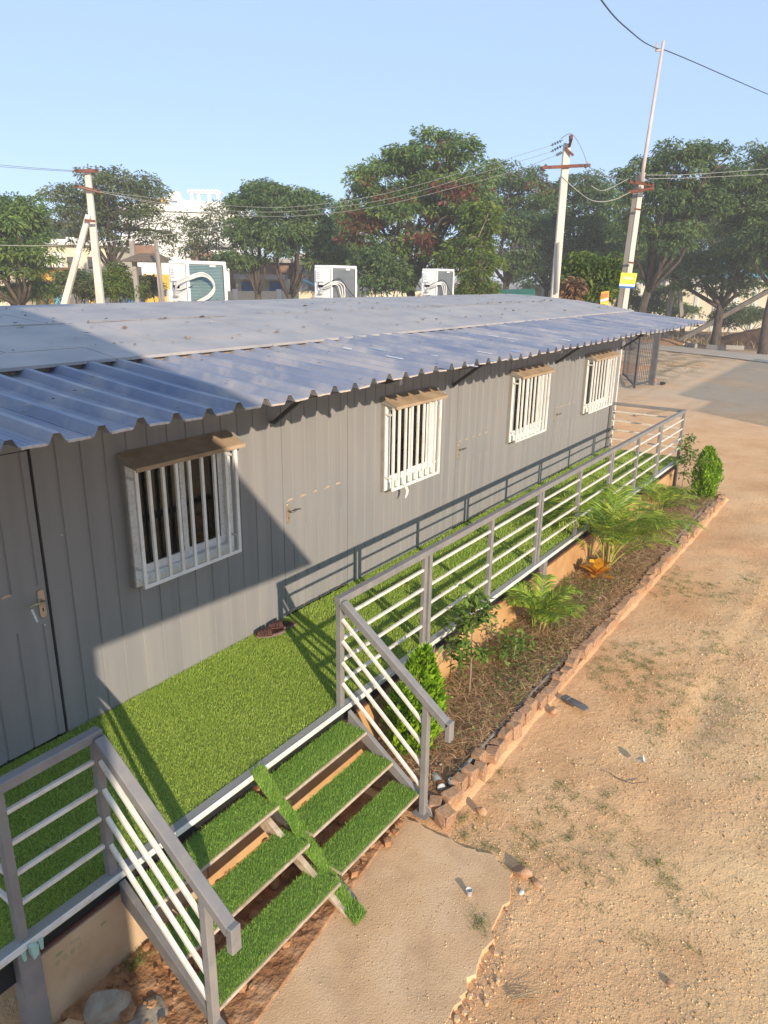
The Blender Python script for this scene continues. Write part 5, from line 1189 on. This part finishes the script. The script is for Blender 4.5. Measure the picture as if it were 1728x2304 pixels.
# compound walls built of separate precast bays
def compound(label, xa, xb, ytop, d0, d1, n, m):
    T_ = thing('compound_wall', label, 'wall', base_at((xa+xb)/2, (d0+d1)/2))
    for k in range(n):
        t0, t1 = k/n, (k+1)/n; a = at(xa+(xb-xa)*t0, ytop, d0+(d1-d0)*t0); b_ = at(xa+(xb-xa)*t1, ytop, d0+(d1-d0)*t1); z1 = min(a[2], b_[2]); z1 = max(z1, 1.6)
        MB().hexa([(a[0],a[1],-.1), (b_[0],b_[1],-.1), (b_[0]+.2,b_[1]+.15,-.1), (a[0]+.2,a[1]+.15,-.1), (a[0],a[1],z1), (b_[0],b_[1],z1), (b_[0]+.2,b_[1]+.15,z1), (a[0]+.2,a[1]+.15,z1)]).build('wall_bay', m, T_)
        MB().box((a[0]-.12,a[1]-.14,-.1), (a[0]+.14,a[1]+.12,z1+.12)).build('pier', M['bldw'], T_)
compound('cream compound wall running behind the right-hand trees', 1180, 1790, 640, 62, 66, 14, M['cwall'])
compound('weathered low compound wall behind the left and middle trees', 380, 1170, 655, 50, 60, 16, M['cwall'])
compound('white panelled wall at the right edge beyond the dry grass', 1690, 1840, 664, 92, 92, 5, M['bldw'])
BR = thing('shed', 'long shed with bright blue roof behind the right-hand trees', 'shed', base_at(1680, 88)); far_box(BR, 'wall', M['bldw'], (1500,1800,620,None), 88, 8); far_box(BR, 'roof', M['cyan'], (1490,1810,586,621), 87.5, 9)
TG = thing('tarpaulin_stall', 'stall roofed with green tarpaulin behind the far roof edge', 'stall', base_at(1150, 40)); far_box(TG, 'frame', M['bldg'], (1118,1196,662,None), 40, 2)
MB().hexa([tuple(at(1108,664,39)), tuple(at(1204,664,39)), tuple(at(1204,656,42.5)), tuple(at(1108,656,42.5)), tuple(at(1110,661,39)), tuple(at(1202,662,39)), tuple(at(1202,650,42.5)), tuple(at(1112,652,42.5))]).build('tarpaulin', M['tarp'], TG)

# ================================================================== trees
def tree(name, label, px_, d, lobes, mats, nleaf, ls=.34, tr=.17, fork=.33, limbs=9, pods=0.0, group='trees along the road', bark='bark', lean=(0,0), seed=0, base=None, dens=1.0, twigs=True):
    """lobes: (px, py, rx_px, ry_px, depth offset) ellipsoids of foliage in photo units at distance d"""
    r_ = np.random.default_rng(seed+100); rr = random.Random(seed)
    b = np.array(base if base is not None else base_at(px_, d), float)
    k = 1/ppm(d); cen = []; rad_ = []
    for (x, y, rx, ry, dp) in lobes: cen.append(at(x, y, d+dp)); rad_.append((rx*k, ry*k))
    T_ = thing(name, label, 'tree', tuple(b), group)
    # clumps spread through the lobes, mostly near their surface
    clumps = []; vol = np.array([a*a*c_ for a, c_ in rad_]); share = vol**.72/np.sum(vol**.72)
    NC = int(120*dens*max(1, len(lobes)**.5)); nleaf = int(nleaf*1.25); ls *= .72
    for c0, (ra, rb), sh in zip(cen, rad_, share):
        for _ in range(max(6, int(NC*sh))):
            v = r_.normal(size=3); v /= np.linalg.norm(v); q = r_.uniform(.25, 1)**.5
            if v[2] < -.45 and r_.random() < .6: v[2] *= -.6
            clumps.append((c0+v*q*np.array([ra, ra, rb])*.92, r_.uniform(.10, .24)*min(ra, rb)+.14))
    zmax = max(c_[0][2] for c_ in clumps); allc = np.array([c_[0] for c_ in clumps])
    # trunk and limbs
    mb = MB(); H_ = b[2]+(zmax-b[2])*fork; top = np.array([b[0]+lean[0]*fork, b[1]+lean[1]*fork, H_]); mid = (b+top)/2+np.array([r_.normal(0, .12), r_.normal(0, .12), 0])
    mb.tube([tuple(b-np.array([0,0,.1])), tuple(b+(mid-b)*.3), tuple(mid), tuple(top)], [tr*1.35, tr*1.05, tr*.92, tr*.8], 9)
    nodes = [(top, tr*.6)]
    pick = []; cand = list(range(len(clumps))); rr.shuffle(cand)
    for i in cand:
        if all(np.linalg.norm(allc[i]-allc[j]) > 1.1*np.mean([a for a, _ in rad_])*.8 for j in pick): pick.append(i)
        if len(pick) >= limbs: break
    for i in pick:
        e = allc[i]; s0 = top+(mid-top)*rr.uniform(0, .25); m1 = s0+(e-s0)*.35+np.array([r_.normal(0,.25), r_.normal(0,.25), .15*np.linalg.norm(e-s0)*rr.uniform(-.2, .8)]); m2 = s0+(e-s0)*.7+np.array([r_.normal(0,.2), r_.normal(0,.2), .12*np.linalg.norm(e-s0)])
        mb.tube([tuple(s0), tuple(m1), tuple(m2), tuple(e)], [tr*.55, tr*.38, tr*.22, tr*.07], 7); nodes += [(m1, tr*.36), (m2, tr*.2), (e, tr*.09), ((m1+m2)/2, tr*.28), ((m2+e)/2, tr*.14)]
    if twigs:
        nd = np.array([q[0] for q in nodes])
        for c_, r0 in clumps:
            j = int(np.argmin(np.linalg.norm(nd-c_, axis=1)+.8*np.maximum(0, nd[:, 2]-c_[2]))); s0 = nd[j]; mb.tube([tuple(s0), tuple((s0+c_)/2+np.array([0,0,.12])), tuple(c_)], [min(nodes[j][1], .035), .02, .010], 5, cap=False)
    mb.build('trunk', M[bark], T_, smooth=True)
    # leaves: drooping sprays around each clump
    w8 = np.array([r0**2 for _, r0 in clumps]); w8 = w8/w8.sum(); Ps = []; Ds = []
    for (c_, r0), q in zip(clumps, w8):
        m_ = max(8, int(nleaf*q)); v = r_.normal(size=(m_, 3)); v /= np.linalg.norm(v, axis=1)[:, None]; u = r_.uniform(.15, 1, m_)**.5
        Ps.append(c_+v*(u*r0)[:, None]*np.array([1.25, 1.25, .55])); dd = v*np.array([1, 1, .35])+np.array([0, 0, .05])+r_.normal(0, .35, (m_, 3)); Ds.append(dd/np.linalg.norm(dd, axis=1)[:, None])
    P = np.concatenate(Ps); Dv = np.concatenate(Ds); n = len(P); sz = r_.uniform(.55, 1.2, n)*ls
    podm = np.zeros(n, bool)
    if pods > 0: podm = (vnoise(P[:, 0]*.8+P[:, 1]*.5, P[:, 2]*.9, seed+7) > 1-pods) & (r_.random(n) < .75)
    up = r_.normal(0, .75, (n, 3))+np.array([-.25, -.4, .8]); s_ = np.cross(Dv, up); s_ /= np.linalg.norm(s_, axis=1)[:, None]+1e-9
    mid_ = P+Dv*(sz*.45)[:, None]; tip = P+Dv*sz[:, None]; tip[:, 2] -= sz*.38; mid_[:, 2] -= sz*.03; ww_ = (sz*r_.uniform(.13, .22, n))[:, None]
    V = np.stack([P, mid_+s_*ww_, tip, mid_-s_*ww_], 1)
    # clump-level tint so that light and dark masses alternate
    ct = np.repeat(r_.random(len(clumps)), [len(p) for p in Ps]); tint_ = np.clip(.55*ct+.45*r_.random(n), 0, 1)
    for nm, msk, m_ in (('crown', ~podm, mats), ('seed_pods', podm, 'pod')):
        if msk.sum() < 20: continue
        q = V[msk].reshape(-1, 3); np_mesh(nm, q, np.arange(len(q)).reshape(-1, 4), M[m_], T_, tint=np.repeat(tint_[msk], 4))
    return T_
tree('tree', 'dense green tree cut by the left edge', 36, 40, [(15,520,85,70,0), (45,470,50,40,0), (60,570,60,45,-1), (-60,560,70,80,1), (20,600,60,35,0)], 'leafA', 15000, seed=1, tr=.22)
tree('tree', 'wide airy umbrella tree behind the left pole', 255, 47, [(180,455,75,45,0), (255,425,75,42,0), (320,440,55,45,1), (150,500,50,35,-1), (300,500,80,35,0), (225,540,60,30,0), (360,540,50,35,1), (210,480,60,40,1)], 'leafC', 12000, seed=2, tr=.18, dens=1.0, fork=.45)
tree('tree', 'small light tree in front of the white block', 470, 52, [(460,530,45,45,0), (490,490,30,35,0), (445,570,45,30,0), (420,505,35,25,0)], 'leafC', 2600, seed=3, tr=.09)
tree('tree', 'dark spreading tree, left of the twin-trunk pair', 578, 45, [(570,470,60,40,0), (600,440,60,35,0), (555,530,50,40,0), (600,540,60,40,-1), (530,590,50,25,-1)], 'leafB', 15000, seed=4, tr=.22, limbs=8)
tree('tree', 'dark spreading tree, right of the twin-trunk pair', 652, 44, [(650,470,70,45,0), (700,455,45,30,1), (690,530,70,50,0), (640,540,50,40,-1), (735,580,55,45,0)], 'leafB', 15000, seed=5, tr=.22)
tree('tree', 'largest tree, with russet pods in its crown', 925, 40, [(960,360,80,55,0), (1030,340,55,40,0), (870,400,75,50,0), (1000,440,95,60,0), (900,480,95,60,0), (820,520,55,45,0), (1060,470,55,60,-1), (950,560,90,50,0), (830,440,40,35,0), (1080,390,45,40,0), (800,480,45,35,0)], 'leafA', 34000, seed=6, tr=.26, limbs=14, pods=.33, dens=1.15)
tree('tree', 'bright drooping tree below the right side of the largest crown', 1045, 37, [(1080,500,42,45,0), (1060,555,50,38,0), (1030,590,50,28,0), (1095,590,35,28,0)], 'leafY', 7500, seed=7, tr=.13, lean=(-1.2,1.0), bark='barkl')
tree('tree', 'low bushy tree between the middle and far air conditioners', 850, 39, [(850,590,35,40,0), (890,620,45,35,0), (845,640,35,25,0), (815,600,25,25,1)], 'leafB', 8000, seed=8, tr=.10, fork=.25, limbs=5)
tree('tree', 'dark tree just right of the largest tree', 1140, 50, [(1140,410,60,45,0), (1190,430,60,50,0), (1130,500,70,60,0), (1190,530,65,60,0), (1150,600,70,45,0)], 'leafB', 18000, seed=9, tr=.24, limbs=8, pods=.2)
tree('tree', 'dark tree rising behind the rusty-armed power pole', 1270, 52, [(1280,440,60,45,0), (1340,450,60,45,0), (1300,520,80,55,0), (1260,580,70,50,0), (1360,560,50,50,0), (1330,410,35,25,0)], 'leafB', 19000, seed=10, tr=.24, limbs=8)
tree('tree', 'tall feathery tree right of the thin pipe', 1432, 44, [(1450,400,60,40,0), (1540,370,75,45,0), (1600,350,40,30,0), (1490,460,80,45,0), (1570,450,80,50,1), (1430,520,50,40,0), (1640,410,60,40,1), (1520,540,70,40,0)], 'leafB', 22000, seed=11, tr=.24, limbs=12, lean=(2.2,-1.6), dens=1.0)
tree('tree', 'dark low-branched tree standing beyond the road with visible trunk', 1607, 50, [(1620,590,90,40,0), (1540,610,70,35,0), (1690,570,70,50,0), (1600,640,75,25,0), (1490,590,50,40,1), (1680,640,50,22,0)], 'leafB', 17000, seed=12, tr=.27, fork=.38, limbs=10, base=(46.6,4.9,-.05))
tree('tree', 'tall dark tree filling the upper right edge', 1745, 46, [(1720,370,60,50,0), (1690,440,65,50,0), (1740,470,70,70,0), (1700,520,70,45,0), (1780,400,60,80,0), (1770,560,60,60,0)], 'leafB', 17000, seed=13, tr=.22, limbs=9)
tree('tree', 'dark rear tree filling the gap left of the largest tree', 772, 56, [(770,520,48,42,0), (745,565,42,38,0), (805,575,42,38,0), (775,470,30,25,0)], 'leafA', 11000, seed=31, tr=.18)
tree('tree', 'rear tree in the belt directly behind the power pole shaft', 1232, 60, [(1225,480,55,48,0), (1200,545,55,45,0), (1262,600,60,45,0), (1185,620,45,35,0)], 'leafA', 13000, seed=32, tr=.2)
tree('tree', 'rear tree in the belt directly behind the pipe pole', 1400, 58, [(1392,470,50,42,0), (1405,545,60,50,0), (1440,600,55,45,0), (1360,620,50,35,0), (1350,500,40,35,0)], 'leafA', 14000, seed=33, tr=.2)
tree('tree', 'rear tree low in the belt between the tall feathery tree and the roadside tree', 1530, 62, [(1520,500,60,45,0), (1580,520,60,45,0), (1500,570,55,40,0), (1640,500,55,45,0)], 'leafC', 12000, seed=34, tr=.2)
tree('shrub_tree', 'yellow-green pollarded shrub right of the farthest air conditioner', 1075, 33, [(1085,590,26,26,0), (1070,625,30,24,0), (1050,655,28,18,0), (1095,650,24,20,0)], 'leafY', 5200, seed=14, tr=.10, fork=.35, limbs=6, ls=.24, group='shrubs behind the cabin', bark='barkl')
tree('shrub_tree', 'broad-leaved green shrub with yellow tips between the two right-hand poles', 1330, 25, [(1315,600,38,32,0), (1355,620,38,32,0), (1300,640,34,30,0), (1345,660,40,22,0), (1385,600,24,24,0)], 'leafY', 6500, seed=15, tr=.07, fork=.3, limbs=6, ls=.26, group='shrubs behind the cabin')
tree('shrub_tree', 'brown withered shrub beside the foot of the power pole', 1292, 24, [(1290,650,14,22,0), (1278,665,14,12,0)], 'dry', 1000, seed=16, tr=.05, fork=.3, limbs=4, ls=.26, group='shrubs behind the cabin')
tree('shrub_tree', 'leafy green bush below the left pole prop', 190, 38, [(185,640,38,28,0), (160,625,30,20,0), (215,655,30,20,0)], 'leafC', 6000, seed=17, tr=.08, fork=.3, limbs=5, ls=.26, group='shrubs behind the cabin')
tree('shrub_tree', 'yellowish bush to the right of the left pole', 262, 37, [(255,640,30,28,0), (285,655,28,22,0), (262,615,22,22,0)], 'leafY', 5000, seed=18, tr=.08, fork=.3, limbs=5, ls=.24, group='shrubs behind the cabin')
tree('shrub_tree', 'dark bush at the foot of the left-edge tree', 75, 42, [(70,650,40,22,0), (20,660,40,18,0), (110,655,26,20,0)], 'leafA', 5000, seed=19, tr=.08, fork=.3, limbs=5, ls=.28, group='shrubs behind the cabin')
tree('shrub_tree', 'small green bush beside the timber stand', 335, 38, [(335,640,26,20,0), (318,655,22,16,0)], 'leafC', 3000, seed=20, tr=.06, fork=.3, limbs=4, ls=.26, group='shrubs behind the cabin')
tree('shrub_tree', 'dry yellowish bush beyond the road at the right', 1650, 56, [(1650,712,40,24,0), (1690,706,30,18,1), (1620,720,24,14,0)], 'leafC', 6000, seed=21, tr=.06, fork=.25, limbs=5, ls=.3, group='bushes beyond the road', base=(53.5,4.2,-.05))
tree('shrub_tree', 'low green scrub in front of the cream compound wall', 1480, 58, [(1470,690,40,20,0), (1540,700,40,16,0), (1430,684,30,20,0), (1400,660,30,26,0), (1500,660,30,20,0)], 'leafB', 9000, seed=22, tr=.05, fork=.25, limbs=5, ls=.3, group='bushes beyond the road')
tree('distant_tree', 'pale distant tree in the gap left of the largest tree', 760, 95, [(740,600,40,40,0), (800,590,45,40,0), (770,630,50,25,0)], 'leafC', 7000, seed=23, tr=.25, ls=.6, group='far trees')
tree('distant_tree', 'distant tree behind the shelter at far left', 110, 90, [(90,560,40,40,0), (150,545,45,45,0), (120,600,60,30,0)], 'leafC', 7000, seed=24, tr=.25, ls=.6, group='far trees')
tree('distant_tree', 'distant dark tree closing the gap behind the two right-hand poles', 1400, 84, [(1390,560,60,60,0), (1450,580,60,60,0), (1330,600,60,50,0)], 'leafB', 9000, seed=25, tr=.3, ls=.6, group='far trees')
tree('distant_tree', 'distant tree beyond the blue-roofed shed', 1600, 110, [(1560,540,70,50,0), (1640,530,80,55,0), (1720,540,70,60,0)], 'leafB', 9000, seed=26, tr=.3, ls=.7, group='far trees')

# soil heap, stones and dry grass beyond the road
n = 42
def heap(name, c, rx, ry, h, m, seed, label):
    mb = MB(); N_ = 26; M_ = 9
    for j in range(M_+1):
        t = j/M_
        for i in range(N_):
            a = 2*math.pi*i/N_; q = t*(1+.18*math.sin(a*3+seed)+.1*math.sin(a*7+seed*2)); z = h*(1-t**1.5)*(1+.35*(float(vnoise(np.array(i*.6), np.array(j*.9+seed), 61))-.5))-.03
            mb.v.append((c[0]+rx*q*math.cos(a), c[1]+ry*q*math.sin(a), z))
    for j in range(M_):
        for i in range(N_): mb.f.append((j*N_+i, j*N_+(i+1) % N_, (j+1)*N_+(i+1) % N_, (j+1)*N_+i))
    return tag(mb.build(name, m, smooth=True), label, 'soil heap')
heap('soil_heap', (52.0,2.6), 4.2, 3.4, 1.05, M['darksoil'], 2, 'dark heap of dug soil beyond the road at the right')
heap('soil_heap', (30.5,5.6), 2.6, 1.6, .38, M['redsoil'], 4, 'low rubble mound near the gate in the far yard')
heap('soil_heap', (47.8,8.6), 3.0, 2.0, .28, M['redsoil'], 6, 'low earth bank along the far side of the road')
MBk = thing('kerb_stones', 'broken pale kerb pieces round the foot of the roadside tree', 'kerb', (45.6,4.9,0))
for (c_, s_, a_) in (((45.5,5.9,.12), (1.2,.16,.26), .5), ((44.9,4.6,.12), (.9,.16,.26), 1.3), ((45.6,3.6,.12), (1.0,.16,.26), 1.9)):
    o = MB().box((-s_[0]/2,-s_[1]/2,-s_[2]/2), (s_[0]/2,s_[1]/2,s_[2]/2)).build('kerb_piece', M['bldg'], MBk, bevel=.03); o.location = c_; o.rotation_euler = (0, 0, a_)
for k in range(9):
    p = (random.uniform(46,49), random.uniform(6,9)); rock('roadside_stone', (p[0],p[1],.08), (random.uniform(.12,.3), random.uniform(.1,.22), random.uniform(.08,.16)), M['conc'], 70+k, 'small pale stone scattered on the verge by the slanting pole', 'stone', group='stones on the far verge')
n = 5200; P = np.stack([rng.uniform(47, 80, n), rng.uniform(0, 26, n), np.zeros(n)], 1); V, F, T = ribbons(P, rdirs(n, .4, 1.), rng.uniform(.25, .8, n), .02, .3, 2)
tag(np_mesh('dry_grass', V, F, M['straw'], tint=np.clip(T*.8, 0, 1)), 'tall dry grass growing beyond the road', 'grass', kind='stuff')
n = 2600; P = np.stack([rng.uniform(27, 38, n), rng.uniform(2.8, 10, n), np.zeros(n)], 1); k = vnoise(P[:, 0]*.5, P[:, 1]*.5, 71) > .52; P = P[k]; P[:, 2] = ground_z(P[:, 0], P[:, 1]); V, F, T = ribbons(P, rdirs(len(P), .2, 1.), rng.uniform(.08, .22, len(P)), .008, .3, 2)
tag(np_mesh('yard_weeds', V, F, M['weed'], tint=T), 'patchy weeds on the rubble near the gate', 'weeds', kind='stuff')
# rubbish on the mound
for (c_, m_, lab) in (((27.6,3.3,.10), 'signr', 'red scrap of rubbish lying near the gate'), ((27.0,2.8,.08), 'dark', 'dark scrap of rubbish lying near the gate')): rock('rubbish', c_, (.16,.12,.07), M[m_], 90, lab, 'rubbish')

# ribbon of cloth hanging from the second window, and scuffs on the near door
mb = MB(); pts = [(4.47,1.60), (4.50,1.565), (4.525,1.525), (4.52,1.485), (4.485,1.445)]; w8_ = [.020,.024,.020,.017,.004]
for (x, z), q in zip(pts, w8_): mb.v += [(x-q,-.176,z), (x+q,-.184,z-.006)]
for i in range(len(pts)-1): mb.f.append((2*i, 2*i+1, 2*i+3, 2*i+2))
o = tag(mb.build('cloth_strip', M['cup']), 'white strip of cloth dangling below the second barred window', 'cloth'); so_ = o.modifiers.new('s', 'SOLIDIFY'); so_.thickness = .003
near_door = [q for q in B.children if q.name == 'door'][0]
for (x0_, z0_, x1_, z1_, w_) in ((.213,1.658,.236,1.556,.008), (.282,1.522,.290,1.508,.004), (.486,2.110,.494,2.100,.004)):
    MB().hexa([(x0_-w_,-.0052,z0_), (x0_+w_,-.0052,z0_), (x0_+w_,-.0042,z0_), (x0_-w_,-.0042,z0_), (x1_-w_*.6,-.0052,z1_), (x1_+w_*1.2,-.0052,z1_), (x1_+w_*1.2,-.0042,z1_), (x1_-w_*.6,-.0042,z1_)]).build('scuff', M['filmw'], near_door)

# ================================================================== air
hz = bpy.data.materials.new('pale air'); hz.use_nodes = True; N = hz.node_tree.nodes
N.remove(N['Principled BSDF']); pv = N.new('ShaderNodeVolumePrincipled'); pv.inputs['Color'].default_value = (.95, .97, 1.0, 1); pv.inputs['Density'].default_value = .0017; pv.inputs['Anisotropy'].default_value = .0
hz.node_tree.links.new(pv.outputs[0], N['Material Output'].inputs['Volume'])
tag(MB().box((-1900,-1900,-1.3), (1900,1900,15.5)).build('haze', hz), kind='stuff')
SC.cycles.volume_bounces = 1
